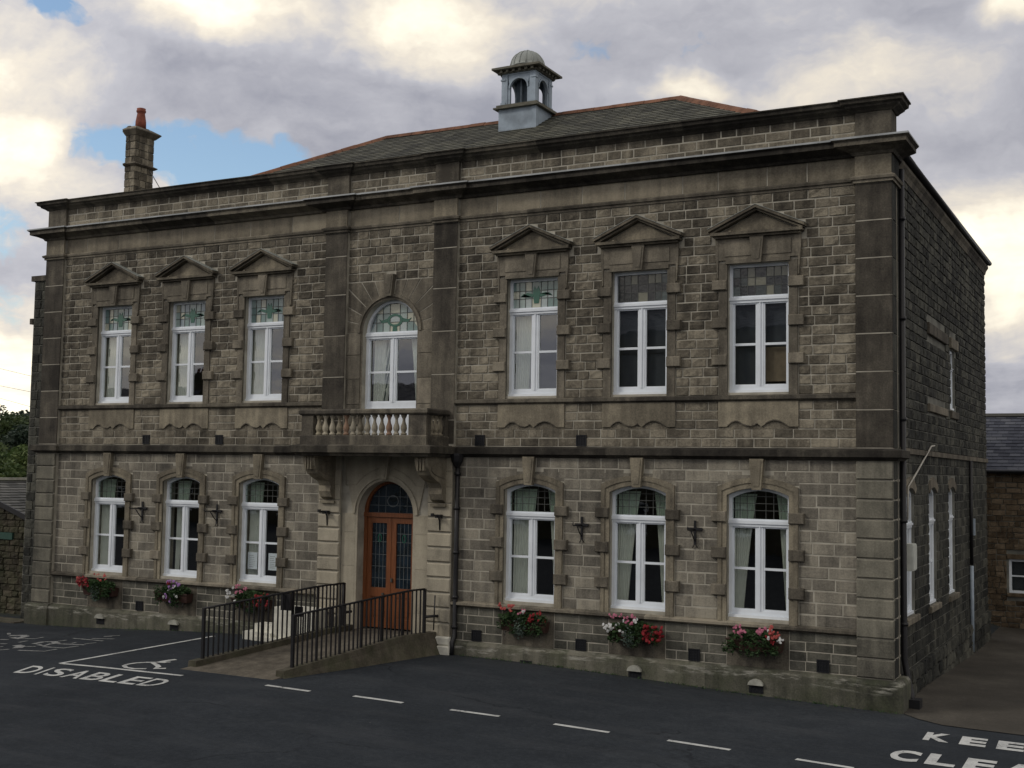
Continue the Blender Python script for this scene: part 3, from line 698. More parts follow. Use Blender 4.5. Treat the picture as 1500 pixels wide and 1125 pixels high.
def leaded(mp, poly, d, win, cx, zc, motif, hw, dark=False):
    """leaded top light: came lines, tinted quarries and a green motif, one sub-part each"""
    us = [p[0] for p in poly]; vs = [p[1] for p in poly]; u0, u1, v0, v1 = min(us), max(us), min(vs), max(vs)
    def top(u):                                             # upper edge of polygon at u
        best = v1
        for (a, c) in zip(poly[1:-1], poly[2:-1]):
            if a[0] <= u <= c[0] and c[0] > a[0]: best = a[1] + (c[1] - a[1]) * (u - a[0]) / (c[0] - a[0])
        return best
    cols = [0, .13, .26, .40, .60, .74, .87, 1]; rowz = [0, .36, .66, 1] if not dark else [0, .3, .55, .8, 1]
    g = MB(mp); l = MB(mp)
    for i in range(len(cols) - 1):
        a, c = u0 + (u1 - u0) * cols[i], u0 + (u1 - u0) * cols[i + 1]; tt = min(top(a + .001), top(c - .001))
        for j in range(len(rowz) - 1):
            p, q = v0 + (v1 - v0) * rowz[j], v0 + (v1 - v0) * rowz[j + 1]
            pl = [(a, min(p, top(a + .001))), (c, min(p, top(c - .001))), (c, min(q, top(c - .001))), (a, min(q, top(a + .001)))]
            if pl[2][1] - pl[1][1] < .004 and pl[3][1] - pl[0][1] < .004: continue
            g.F([g.V((x, z, d)) for x, z in pl], R() if not dark else .62)
        if i: l.box((a - .006, v0, d + .001), (a + .006, top(a), d + .008), .5)
    for j in range(1, len(rowz) - 1):
        z = v0 + (v1 - v0) * rowz[j]
        xa = [u for u in [u0 + (u1 - u0) * k / 60 for k in range(61)] if top(min(max(u, u0 + .001), u1 - .001)) > z]
        if xa: l.box((xa[0], z - .006, d + .001), (xa[-1], z + .006, d + .0075), .5)
    g.build('leaded_light', 'leadglass' if dark else 'opal_dark' if motif == 'lines' else 'opal_light', win); l.build('lead_came', 'lead', win)
    m_ = MB(mp)
    if motif == 'tulip':
        w, h = .085, (v1 - v0)
        m_.prism([(cx - w * .6, zc - h * .33), (cx + w * .6, zc - h * .33), (cx + w, zc + h * .1), (cx + w * .5, zc + h * .33), (cx, zc + h * .2), (cx - w * .5, zc + h * .33), (cx - w, zc + h * .1)], d + .002, d + .01, .5)
        for s in (-1, 1):
            m_.prism([(cx + s * .08, zc - .05), (cx + s * .2, zc - .02), (cx + s * .3, zc + .03), (cx + s * .36, zc - .03), (cx + s * .3, zc - .0), (cx + s * .2, zc + .045), (cx + s * .08, zc + .02)][::s], d + .002, d + .01, .5)
        m_.build('stained_motif', 'motif', win)
    elif motif == 'oval':
        o = [(cx + .2 * cos(a), zc + .14 * sin(a)) for a in [2 * pi * k / 20 for k in range(20)]]; i_ = [(cx + .14 * cos(a), zc + .09 * sin(a)) for a in [2 * pi * k / 20 for k in range(20)]]
        m_.ring(i_, o, d + .002, d + .01, .5, True)
        for s in (-1, 1): m_.prism([(cx + s * .2, zc - .04), (cx + s * .34, zc - .05), (cx + s * .42, zc + .04), (cx + s * .34, zc + .01), (cx + s * .2, zc + .04)][::s], d + .002, d + .01, .5)
        m_.prism([(cx - .06, zc - .24), (cx + .06, zc - .24), (cx + .05, zc - .14), (cx - .05, zc - .14)], d + .002, d + .01, .5)
        m_.build('stained_motif', 'motif', win)
def curtain(mp, win, ua, ub_top, ub_bot, z0, z1, d, mat='curtain', folds=7):
    """hanging cloth from ua (fixed jamb side) to ub; gathers towards the bottom"""
    b = MB(mp); nz, nu = 10, folds * 6; g = []
    ph = U(0, 6)
    for j in range(nz + 1):
        t = j / nz; z = z1 + (z0 - z1) * t; e = ub_top + (ub_bot - ub_top) * (t ** .8)
        g.append([b.V((ua + (e - ua) * i / nu, z, d + .03 * sin(ph + i / nu * folds * 2 * pi + .4 * sin(3 * t)) * (.6 + .5 * t))) for i in range(nu + 1)])
    for j in range(nz):
        for i in range(nu): b.F((g[j][i], g[j][i + 1], g[j + 1][i + 1], g[j + 1][i]), .5, True)
    return b.build('curtain', mat, win)
def mk_window(mp, parent, cx, hw, z0, ztr0, ztr1, zbar, ztop, arch=None, dr=-.12, rail=.13, motif='tulip', dark=False, drapes=(), label=None, pane_backing=None):
    win = frame_mesh(mp, cx, hw, z0, ztr0, ztr1, zbar, ztop, arch, dr, rail).build('window', 'white', parent)
    pane_mesh(mp, cx, hw, z0, ztr0, dr - .05, rail).build('pane', 'glass', win)
    if arch is None: poly = [(cx - hw + .055, ztr1), (cx - hw + .055, ztop - .055), (cx + hw - .055, ztop - .055), (cx + hw - .055, ztr1)]
    else:
        n = len(arch) - 1; zs = arch[0][1]
        inn = [(cx + (u - cx) * (hw - .06) / hw, v - .055) for u, v in arch] if arch[n // 2][1] - zs < .3 else semi(cx, hw - .06, zs, n)
        poly = [(inn[0][0], ztr1)] + inn + [(inn[-1][0], ztr1)]
    if motif != 'none': leaded(mp, poly, dr - .05, win, cx, (ztr1 + max(p[1] for p in poly)) / 2 - (.06 if motif == 'oval' else 0), motif, hw, dark)
    for (ua, ut, ub, mat) in drapes: curtain(mp, win, cx + ua, cx + ut, cx + ub, z0 + .02, ztop - .02 if arch is None else arch[0][1] + .02, dr - .2, mat)
    if pane_backing:
        for (a, c, p, q, mat) in pane_backing:
            b = MB(mp); b.box((cx + a, z0 + p * (ztop - z0), dr - .16), (cx + c, z0 + q * (ztop - z0), dr - .15), .5); b.build('blind', mat, win)
    if label: win['label'] = label
    return win
CU = 'curtain'
low_dr = {0: [(-.52, -.08, -.2, CU)], 1: [(-.4, .02, -.3, CU)], 2: [(-.52, -.12, -.25, CU)],
          3: [(-.52, .0, -.16, CU), (.54, .24, .42, CU)], 4: [(-.52, -.06, -.32, CU), (.54, .22, .4, CU)], 5: [(-.52, -.1, -.36, CU), (.54, .26, .44, CU)]}
up_dr = {0: [(-.54, -.02, -.1, CU), (.5, .1, .3, 'curtain_green')], 1: [(-.54, .0, -.05, CU), (.54, .3, .4, CU)], 2: [(-.54, -.1, -.2, CU), (.54, .34, .42, CU)],
         3: [(-.54, -.05, -.22, CU), (.54, .36, .46, CU)], 4: [], 5: []}
for i, c in enumerate(CX):
    ar = seg_arch(c, HW, ZLS, ZLA)
    w = mk_window(fmap, hall, c, HW, ZL0, 3.03, 3.17, 2.27, ZLA, ar, motif='lines', dark=True, drapes=low_dr[i], label='arched ground floor sash with two white notices in its lower panes' if i == 2 else None)
    if i == 2:
        for a in (-.42, .17):
            b = MB(fmap); b.box((c + a, ZL0 + .28, -.183), (c + a + .27, ZL0 + .66, -.18), .5); b.build('notice', 'paper', w)
            b = MB(fmap)
            for k in range(7): b.box((c + a + .04, ZL0 + .33 + k * .042, -.1797), (c + a + .04 + U(.1, .18), ZL0 + .338 + k * .042, -.179), .5)
            b.build('notice_print', 'wire', w)
    bl = None
    if i == 4: bl = [(-.52, -.05, .34, .8, 'blind'), (.05, .52, .34, .8, 'blind'), (-.52, .52, 0.04, .335, 'blind')]  # sheets added behind the panes to imitate dark reflections
    if i == 5: bl = [(-.54, .54, .36, .98, 'blind'), (-.54, .0, .04, .355, 'blind'), (.01, .54, .09, .355, 'blind_tan')]
    mk_window(fmap, hall, c, HW, ZU0, 7.14, 7.27, 6.37, ZU1, None, motif='tulip' if i < 4 else 'lines', drapes=up_dr[i], pane_backing=bl)
mk_window(fmap, hall, 0, .70, 5.2, 6.78, 6.92, 6.05, 7.58, semi(0, .698, 6.90, 24), dr=-.14, rail=.2, motif='oval', drapes=[(-.62, .1, -.3, CU), (-.3, .12, -.42, 'curtain_green'), (.62, .3, .5, CU)])
b = MB(fmap); b.box((-.70, 4.502, -.25), (.70, 5.2, -.15), .5); b.box((-.6, 4.62, -.15), (-.05, 5.12, -.14), .5); b.box((.05, 4.62, -.15), (.6, 5.12, -.14), .5); b.build('window_panel', 'white', hall)
for c in SC: mk_window(smap, hall, c, SHW - .003, 1.44, 3.03, 3.15, 2.27, 3.75, seg_arch(c, SHW - .003, 3.66, 3.78), dr=-.05, motif='none')
mk_window(smap, hall, 7.26, .355, 5.5, 6.4, 6.47, 5.95, 6.85, None, dr=-.05, motif='none')

# --- lower window surrounds
def gibbs(b, cx, zs, d=.09, w=.28):
    for s in (-1, 1):
        for z0, z1 in zs:
            a, c = sorted((cx + s * (HW + .002), cx + s * (HW + w))); b.block(a, c, z0, z1, 0, d, .012, U(.1, .8))
for c in CX:
    b = MB(fmap)
    inner = [(c - HW, ZL0 - .07)] + seg_arch(c, HW, ZLS, ZLA) + [(c + HW, ZL0 - .07)]
    outer = [(c - HW - .16, ZL0 - .07)] + seg_arch(c, HW + .17, 3.75, 3.92) + [(c + HW + .16, ZL0 - .07)]
    mid = [(c - HW - .09, ZL0 - .07)] + seg_arch(c, HW + .09, 3.67, 3.83) + [(c + HW + .09, ZL0 - .07)]
    b.mi = 0; b.ring(inner, mid, -.02, .035, .55); b.ring(mid, outer, -.02, .055, .35)
    b.prism([(c - .085, 3.70), (c + .085, 3.70), (c + .13, ZM0), (c - .13, ZM0)], .0, .11, .6)
    b.prism([(c - .05, 3.76), (c + .05, 3.76), (c + .09, ZM0 - .03), (c - .09, ZM0 - .03)], .11, .122, .5)
    b.mi = 1; gibbs(b, c, ((3.11, 3.30), (2.45, 2.65), (1.78, 1.98)))
    b.build('window_surround', ['ashlar', 'ashlar_dark'], hall)
# --- upper window surrounds and pediments
for c in CX:
    b = MB(fmap)
    for s in (-1, 1):
        a, e = sorted((c + s * HW, c + s * (HW + .16))); b.box((a, ZST, -.02), (e, ZU1 + .02, .04), U(.2, .6))
    gibbs(b, c, ((7.38, 7.56), (6.67, 6.86), (5.98, 6.17)))
    b.box((c - HW - .03, ZU1 - .0, -.02), (c + HW + .03, ZU1 + .07, .065), .4)
    b.box((c - .745, ZU1 + .072, -.02), (c + .745, 8.33, .045), .55)
    b.box((c - .62, ZU1 + .14, .045), (c + .62, 8.28, .06), .6)
    for s in (-1, 1): b.prism([(c + s * .745, 8.33), (c + s * .80, 8.33), (c + s * .80, 8.1), (c + s * .765, 7.6), (c + s * .745, 7.6)][::s], 0, .05, .4)
    b.prism([(c - .085, ZU1 - .01), (c + .085, ZU1 - .01), (c + .13, 8.33), (c - .13, 8.33)], .06, .125, .45)
    b.prism([(c - .05, ZU1 + .05), (c + .05, ZU1 + .05), (c + .09, 8.3), (c - .09, 8.3)], .125, .137, .4)
    b.build('window_surround', 'ashlar_dark', hall)
    b = MB(fmap)
    def raking(d0, d1, lo, hi, hw, tone):
        ap = 8.90
        for s in (-1, 1):
            b.prism([(c, ap - hi), (c + s * hw, 8.50 - hi + .0), (c + s * hw, 8.50 - lo), (c, ap - lo)][::s], d0, d1, tone)
    b.box((c - .80, 8.335, 0), (c + .80, 8.375, .12), .35); b.box((c - .86, 8.377, 0), (c + .86, 8.43, .19), .3)
    b.prism([(c - .72, 8.431), (c + .72, 8.431), (c, 8.79)], 0, .05, .6)
    b.box((c - .5, 8.432, .0), (c - .46, 8.45, .196), .9)
    raking(0, .15, .05, .09, .86, .4); raking(0, .21, .0, .05, .90, .25)
    b.mi = 1; ap = 8.905
    for s in (-1, 1): b.prism([(c, ap), (c + s * .905, 8.503), (c + s * .905, 8.511), (c, ap + .008)][::s], 0, .218, .5)
    b.build('pediment', ['pediment', 'domelead'], hall)
    # apron
    b = MB(fmap); A0, AH = 4.845, .745
    zb = lambda t: (0 if t < .115 or t > .88 else .1 * sin(pi * (t - .115) / .23) if t < .30 else .05 - .04 * sin(pi * (t - .3) / .19) if t < .49 else .06 - .9 * (t - .49) if t < .55 else .0 + .11 * sin(pi * (t - .55) / .33))
    N = 40; lowp = [(c - AH + 2 * AH * k / N, A0 + max(0, zb(k / N))) for k in range(N + 1)]; topp = [(u, ZSB) for u, v in lowp]
    b.ring(lowp, topp, 0, .035, U(.2, .8))
    b.mi = 1
    for t0, t1 in ((.115, .42), (.46, .52), (.6, .88)):
        q = [(u, v + .0) for k, (u, v) in enumerate(lowp) if t0 <= k / N <= t1]
        if len(q) > 1: b.ring(q, [(u, v + .02) for u, v in q], .034, .048, .3)
    b.build('apron_panel', ['ashlar', 'ashlar_dark'], hall)

# --- central bay: upper arched window surround with radiating stones
b = MB(fmap); zc, ri = 6.90, .80
def rect_hit(a):
    dx, dz = -cos(a), sin(a); k1 = (MI - .012) / abs(dx) if abs(dx) > 1e-6 else 9e9; k2 = (8.0 - zc) / dz if dz > 1e-6 else 9e9; k = min(k1, k2); return (dx * k, zc + dz * k)
angs = [pi * k / 13 for k in range(14)]
corner = [atan2(8.0 - zc, MI - .012)]; corner = [corner[0], pi - corner[0]]
for a0, a1 in zip(angs[:-1], angs[1:]):
    g = .011; a0 += g; a1 -= g
    if a0 < pi / 2 < a1: continue
    arc = [(-ri * cos(a0 + (a1 - a0) * k / 3), zc + ri * sin(a0 + (a1 - a0) * k / 3)) for k in range(4)]
    out = [rect_hit(a1)] + [rect_hit(q) for q in corner if a0 < q < a1] + [rect_hit(a0)]
    b.prism(arc + out, 0, .010, U(.1, .55))
b.prism([(-.075, 7.66), (.075, 7.66), (.125, 8.13), (-.125, 8.13)], 0, .12, .3); b.prism([(-.045, 7.72), (.045, 7.72), (.09, 8.1), (-.09, 8.1)], .12, .13, .2)
b.ring(semi(0, .701, zc, 28), semi(0, .755, zc, 28), -.02, .015, .3); b.ring(semi(0, .755, zc, 28), semi(0, .81, zc, 28), -.02, .05, .35)
for s in (-1, 1):
    a, e = sorted((s * .74, s * (MI - .01)))
    for z0, z1 in ((4.9, 5.35), (5.35, 5.9), (5.9, 6.42), (6.42, 6.9)): b.block(a, e, z0 + .005, z1 - .005, 0, .03, .004, U(.3, 1) if (s > 0 and z1 < 6) else U(.1, .7))
    a, e = sorted((s * .701, s * .739)); b.box((a, 4.5, -.02), (e, zc, .012), .5)
b.build('arch_surround', 'ashlar_dark', hall)
# --- door surround (pale ashlar)
b = MB(fmap); DZ = 3.02
pts = semi(0, .81, DZ, 28)
b.ring(pts, [(max(-MI + .005, min(MI - .005, u * 1.0 if abs(u) < .8 else u * (MI - .005) / .81)), ZM0 - .02) for u, v in pts], 0, .03, .7)
b.ring(semi(0, .701, DZ, 28), semi(0, .76, DZ, 28), -.02, .03, .6); b.ring(semi(0, .76, DZ, 28), semi(0, .82, DZ, 28), -.02, .06, .75)
for s in (-1, 1):
    a, e = sorted((s * .76, s * (MI - .005)))
    for z0, z1 in ((.45, 1.0), (1.0, 1.9), (1.9, 2.62), (2.62, DZ)): b.block(a, e, z0 + .002, z1 - .002, 0, .03, .003, U(.6, .95))
    a, e = sorted((s * .701, s * .759)); b.box((a, .5, -.02), (e, DZ, .028), .6)
    # sunk spandrel outline
    q = [(s * .16, ZM0 - .1), (s * .16, 3.98)] + [(s * 1.0 * sin(t), DZ + .0 + 1.0 * cos(t)) for t in (.2, .35, .5, .65, .8)] + [(s * .84, DZ + .57), (s * 1.02, DZ + .57), (s * 1.02, ZM0 - .1)]
    q = [(s * .2, 3.98)] + [(s * .97 * sin(t), DZ + .97 * cos(t)) for t in (.3, .45, .6, .75, .88)] + [(s * .9, DZ + .6), (s * 1.02, DZ + .6), (s * 1.02, ZM0 - .12)]
    for p0, p1 in zip(q[:-1], q[1:]):
        dx, dz = p1[0] - p0[0], p1[1] - p0[1]; l = math.hypot(dx, dz); nx, nz = -dz / l * .012, dx / l * .012
        b.prism([(p0[0] - nx, p0[1] - nz), (p1[0] - nx, p1[1] - nz), (p1[0] + nx, p1[1] + nz), (p0[0] + nx, p0[1] + nz)], .03, .042, .35)
b.prism([(-.08, 3.76), (.08, 3.76), (.13, ZM0 - .02), (-.13, ZM0 - .02)], .03, .14, .5); b.prism([(-.045, 3.8), (.045, 3.8), (.09, ZM0 - .05), (-.09, ZM0 - .05)], .14, .152, .4)
b.build('door_surround', 'ashlar_pale', hall)

# --- door
dm = fmap
b = MB(dm); DY = -.22; z0d, ztd = .60, 2.95
b.box((-.70, z0d, DY - .1), (-.62, ztd, DY), .5); b.box((.62, z0d, DY - .1), (.70, ztd, DY), .5)
b.box((-.70, ztd, DY - .1), (.70, ztd + .09, DY + .02), .5)
b.ring(semi(0, .62, DZ + .02, 28), semi(0, .70, DZ + .02, 28), DY - .1, DY, .5)
frame = b.build('door_frame', 'wood', hall)
door = MB(dm)
for s in (-1, 1):
    a, e = sorted((s * .006, s * .618))
    door.box((a, z0d + .01, DY - .07), (a + .115, ztd - .005, DY - .02), .5); door.box((e - .115, z0d + .01, DY - .07), (e, ztd - .005, DY - .02), .5)
    door.box((a + .115, ztd - .13, DY - .07), (e - .115, ztd - .005, DY - .02), .5); door.box((a + .115, 1.26, DY - .07), (e - .115, 1.45, DY - .02), .5); door.box((a + .115, z0d + .01, DY - .07), (e - .115, z0d + .2, DY - .02), .5)
    door.box((a + .115, z0d + .2, DY - .06), (e - .115, 1.26, DY - .04), .5); door.box((a + .16, z0d + .26, DY - .04), (e - .16, 1.2, DY - .025), .5)
    door.box((a + .115, .96, DY - .055), (e - .115, 1.0, DY - .018), .5)
door = door.build('door', 'wood', hall)
b = MB(dm)
for s in (-1, 1):
    a, e = sorted((s * .12, s * .505)); b.F([b.V(p) for p in ((a, 1.45, DY - .045), (e, 1.45, DY - .045), (e, ztd - .13, DY - .045), (a, ztd - .13, DY - .045))], .5)
b.build('door_glass', 'doorglass', door)
b = MB(dm)
for s in (-1, 1):
    for f in (.25, .5, .75): x = s * (.12 + .385 * f); b.box((x - .004, 1.45, DY - .043), (x + .004, ztd - .13, DY - .036), .5)
    for z in (1.65, 1.9, 2.15, 2.42, 2.6): a, e = sorted((s * .12, s * .505)); b.box((a, z - .004, DY - .043), (e, z + .004, DY - .0365), .5)
    x = s * .31; b.mi = 1; b.ring([(x + .035 * cos(t), 2.5 + .07 * sin(t)) for t in [2 * pi * k / 12 for k in range(12)]], [(x + .05 * cos(t), 2.5 + .09 * sin(t)) for t in [2 * pi * k / 12 for k in range(12)]], DY - .043, DY - .034, .5, True); b.mi = 0
b.build('lead_came', ['came_grey', 'motif'], door)
b = MB(dm); b.box((.02, 1.58, DY - .02), (.05, 1.66, DY + .02), .5); b.box((-.2, 1.3, DY - .02), (-.16, 1.34, DY + .02), .5); b.build('handle', 'lead', door)
b = MB(dm); b.prism(semi(0, .618, DZ + .02, 28), DY - .06, DY - .05, .5); fg = b.build('fanlight', 'doorglass', hall)
b = MB(dm)
for x in (-.36, -.18, .18, .36): b.box((x - .005, DZ + .02, DY - .05), (x + .005, DZ + sqrt(.61 ** 2 - x * x), DY - .042), .5)
for z in (.17, .36): h_ = sqrt(.61 ** 2 - z * z); b.box((-h_, DZ + z, DY - .05), (h_, DZ + z + .01, DY - .0425), .5)
b.ring([(.13 * cos(t), DZ + .27 + .11 * sin(t)) for t in [2 * pi * k / 16 for k in range(16)]], [(.145 * cos(t), DZ + .27 + .125 * sin(t)) for t in [2 * pi * k / 16 for k in range(16)]], DY - .05, DY - .04, .5, True)
b.build('lead_came', 'came_grey', fg)

# --- balcony
bal = bpy.data.objects.new('balcony', None); col.objects.link(bal); bal.parent = hall
b = MB()
prof = [(-.2, ZM0 - .03), (.02, ZM0 - .03), (.05, ZM0 + .02), (.12, ZM0 + .04), (.13, ZM1 - .01), (.02, ZM1 + .02), (-.2, ZM1 + .02)]
sp = [(-1.62, 0), (-1.62, -.98), (1.62, -.98), (1.62, 0)]
b.sweep(sp, prof, joints=1.0); b.box((-1.55, -.9, ZM0 - .02), (1.55, -.001, ZM1 + .018), .4)
b.build('slab', 'coping', bal)
b = MB(); b.sweep([(-1.55, -.0), (-1.55, -.95), (1.55, -.95), (1.55, -.0)], [(-.12, ZM1 + .021), (.02, ZM1 + .021), (.02, 4.64), (-.0, 4.66), (-.12, 4.66)], joints=.9)
b.build('base_rail', 'mould', bal)
b = MB(); b.sweep([(-1.55, 0), (-1.55, -.95), (1.55, -.95), (1.55, 0)], [(-.17, 5.08), (.02, 5.08), (.05, 5.11), (.05, 5.17), (.02, 5.2), (-.17, 5.2)], joints=.9)
b.build('handrail', 'mould', bal)
b = MB()
for x0, x1 in ((-1.55, -1.25), (1.13, 1.55)):
    b = MB(); b.box((x0, -.95, 4.661), (x1, -.77, 5.079), .5); b.build('pier', 'pilaster_dark', bal)
for x in (-1.55, 1.45): b = MB(); b.box((x, -.2, 4.661), (x + .1, -.0, 5.079), .4); b.build('pier', 'pilaster_dark', bal)
M['baluster_red'] = stone('reddish sandstone', (.13, .08, .06), (.22, .14, .1), (.3, .2, .14), bump=.2)
bprof = [(.062, 0), (.062, .035), (.045, .045), (.042, .07), (.058, .1), (.066, .14), (.058, .19), (.036, .25), (.028, .3), (.032, .34), (.045, .355), (.045, .37), (.06, .38), (.06, .415)]
def mk_bal(name, x, y, mat):
    b = MB(); b.lathe((0, 0, 0), bprof, 12, U(.2, .9)); o = b.build(name, mat, bal); o.location = (x, y, 4.662); return o
for k in range(13):
    mk_bal('baluster', -1.16 + k * 2.2 / 12.4, -.87, 'baluster_red' if k in (4, 10) else 'ashlar_pale' if k % 3 else 'ashlar')
for sx in (-1, 1):
    for k in range(3): mk_bal('baluster', sx * 1.46, -.62 + k * .17, 'ashlar')
# corbels
def corbel(cx):
    b = MB(); mpx = None
    prof = [(0, ZM0 - .031), (.86, ZM0 - .031), (.88, ZM0 - .1), (.84, 4.02), (.72, 3.86), (.52, 3.76), (.36, 3.70), (.28, 3.60), (.30, 3.48), (.24, 3.36), (.12, 3.30), (0, 3.28)]
    hw = .15; n = len(prof)
    A = [b.V((cx - hw, -p[0], p[1])) for p in prof]; B = [b.V((cx + hw, -p[0], p[1])) for p in prof]
    b.F(A, .45); b.F(B[::-1], .4)
    for k in range(n): b.F((A[k], A[(k + 1) % n], B[(k + 1) % n], B[k]), .55)
    for s in (-1, 1):
        x = cx + s * (hw + .001); x2 = cx + s * (hw + .018)
        q = [(.60, 4.08), (.72, 4.02), (.72, 3.95), (.6, 3.88), (.42, 3.83), (.2, 3.8), (.2, 4.1), (.4, 4.13)]
        a_ = [b.V((x, -u, v)) for u, v in q]; c_ = [b.V((x2, -u, v)) for u, v in q]; b.F(c_, .3); 
        for k in range(len(q)): b.F((a_[k], a_[(k + 1) % len(q)], c_[(k + 1) % len(q)], c_[k]), .3)
    b.box((cx - hw - .03, -.2, 3.22), (cx + hw + .03, -.12, 3.277), .4)
    for u in (-.07, 0, .07): b.box((cx + u - .018, -.90, 3.95), (cx + u + .018, -.5, 4.2), .35)
    return b.build('corbel', 'ashlar', hall)
corbel(-1.395); corbel(1.395)

# --- vents, brackets, pipes
def vent(cx, cz, w=.22, h=.22, d=.017, mp=fmap):
    b = MB(mp); frame_rect(b, cx - w / 2, cx + w / 2, cz - h / 2, cz + h / 2, .02, 0, d + .012)
    b.box((cx - w / 2 + .02, cz - h / 2 + .02, 0), (cx + w / 2 - .02, cz + h / 2 - .02, d), .5)
    k = 4
    for i in range(1, k):
        u = cx - w / 2 + w * i / k; b.box((u - .006, cz - h / 2 + .02, d), (u + .006, cz + h / 2 - .02, d + .008), .5)
        v = cz - h / 2 + h * i / k; b.box((cx - w / 2 + .02, v - .006, d + .001), (cx + w / 2 - .02, v + .006, d + .007), .5)
    b.build('air_vent', 'grate', hall)
for x in (-6.9, 2.26, 4.57, 6.86, 9.22): vent(x, .655)
for x in (-6.88, -4.62, 2.26, 4.53): vent(x, 4.585)
for x, z in ((-8.02, .26), (-5.68, .28), (3.45, .24), (5.74, .24), (8.06, .2)):
    b = MB(fmap); b.box((x - .13, z - .1, .12), (x + .13, z + .035, .14), .5)
    for k in range(4): b.box((x - .1 + k * .06, z - .09, .14), (x - .085 + k * .06, z + .03, .145), .5)
    v = b.build('air_vent', 'grate', hall)
    if x != 3.45:
        b = MB(fmap); arc = [(x - .14 * cos(pi * k / 8), z + .04 + .11 * sin(pi * k / 8)) for k in range(9)]
        b.prism(arc, .13, .2, .5); b.build('vent_hood', 'vent_stone', v)
def bracket(x, z=2.95, arm=-.25):
    b = MB(fmap)
    b.box((x - .022, z - .28, .018), (x + .022, z + .16, .045), .5); b.box((x - .14, z - .02, .018), (x + .14, z + .03, .05), .5)
    b.mp = None
    b.tube([(x, -.03, z), (x, -.3, z + .0), (x, -.42, z + .0)], .014, 6); b.tube([(x, -.42, z), (x, -.45, z + .03), (x, -.43, z + .06)], .012, 6)
    b.tube([(x, -.03, z - .22), (x, -.12, z - .16), (x, -.25, z - .02)], .012, 6)
    b.tube([(x - .05, -.03, z - .34), (x, -.04, z - .27), (x + .05, -.03, z - .34)], .01, 5)
    b.build('wall_bracket', 'blackiron', hall)
for x in (-6.9, -4.6, 4.57, 6.87): bracket(x)
def lampbr(x):
    b = MB(); z = 3.04
    b.tube([(x, -.13, z - .3), (x, -.15, z - .1), (x, -.2, z - .02)], .016, 6); b.tube([(x, -.12, z - .02), (x, -.42, z + .01)], .02, 6); b.box((x - .06, -.24, z - .05), (x + .06, -.13, z + .02)); b.box((x - .025, -.46, z - .01), (x + .025, -.40, z + .05))
    b.build('wall_bracket', 'blackiron', hall)
lampbr(-1.42); lampbr(1.42)
def pipe(pts, r, mat='blackiron', collars=(), hopper=None, name='downpipe'):
    b = MB(); b.tube(pts, r, 10)
    for z in collars: b.tube([(pts[0][0], pts[0][1], z - .03), (pts[0][0], pts[0][1], z + .03)], r * 1.35, 10)
    if hopper:
        x, y, z = hopper; b.lathe((x, y, z), [(.05, -.12), (.12, 0), (.14, .12), (.14, .16)], 8, sm=False)
    b.build(name, mat, hall)
pipe([(1.78, -.07, 4.25), (1.78, -.07, 2.0), (1.78, -.07, .6), (1.78, -.16, .5), (1.78, -.18, .22)], .05, collars=(3.9, 3.2, 2.3, 1.4, .8), hopper=(1.78, -.09, 4.15))
pipe([(10.47, .68, 9.5), (10.47, .68, .8), (10.52, .68, .5), (10.6, .6, .2), (10.62, .5, .05)], .055, collars=(8.6, 6.8, 5.0, 3.2, 1.4))
b = MB(); b.box((10.5, .35, .0), (10.78, .62, .16)); b.build('drain_gully', 'blackiron', hall)
pipe([(10.45, 9.6, 4.4), (10.45, 9.6, 1.9)], .04); pipe([(10.45, 9.6, 1.88), (10.45, 9.6, -.15)], .045, 'greypipe')
pipe([(10.46, 4.2, 4.62), (10.43, 4.0, 4.6), (10.44, 2.2, 4.05), (10.44, 1.35, 3.8), (10.44, 1.25, 3.2)], .016, 'twine', name='conduit')
b = MB(); b.box((10.37, 1.05, 2.3), (10.56, 1.42, 2.78)); b.box((10.56, 1.07, 2.32), (10.575, 1.4, 2.76)); b.build('meter_box', 'boxwhite', hall)
b = MB(); b.box((10.41, 9.75, 2.6), (10.5, 9.95, 3.0)); b.build('meter_box', 'greypipe', hall)
for y in (2.9, 5.5, 8.1):
    b = MB(); b.box((10.451, y, .05), (10.47, y + .05, .5)); b.build('air_vent', 'grate', hall)

# --- roof
roof = None
RZ, RY, RL, RR = 13.30, 6.6, -4.7, 4.08
E0 = (-10.32, .43, 9.93); E1 = (10.48, .43, 9.93); E2 = (10.48, 13.2, 9.8); E3 = (-10.32, 13.2, 9.8)
def slate_face(b, a, c, p, q, rows, wid=.3):
    """slates on the quad a-c (eave) to p-q (ridge); q above c, p above a"""
    a, c, p, q = map(Vector, (a, c, p, q)); n = (c - a).cross(p - a).normalized()
    if n.z < 0: n = -n
    b.F([b.V(tuple(v)) for v in ((a, c, q, p) if (q - p).length > .01 else (a, c, p))], .5)
    for j in range(rows):
        t0, t1 = j / rows, min(1, (j + 1.15) / rows)
        l0, r0, l1, r1 = a.lerp(p, t0), c.lerp(q, t0), a.lerp(p, t1), c.lerp(q, t1)
        L = (r0 - l0).length; k = max(1, int(L / wid)); off = .5 * (j % 2) / k
        for i in range(k + 1):
            s0, s1 = max(0, i / k - off), min(1, (i + 1) / k - off)
            if s1 <= s0 + .001: continue
            g = .004 / L * 1.5; lift0, lift1 = .022 + U(0, .006), .006
            vs = [l0.lerp(r0, s0 + g) + n * lift0, l0.lerp(r0, s1 - g) + n * lift0, l1.lerp(r1, s1 - g) + n * lift1, l1.lerp(r1, s0 + g) + n * lift1]
            b.F([b.V(tuple(v)) for v in vs], R())
            w0 = l0.lerp(r0, s0 + g); w1 = l0.lerp(r0, s1 - g); b.F([b.V(tuple(w0)), b.V(tuple(w1)), b.V(tuple(vs[1])), b.V(tuple(vs[0]))], .1)
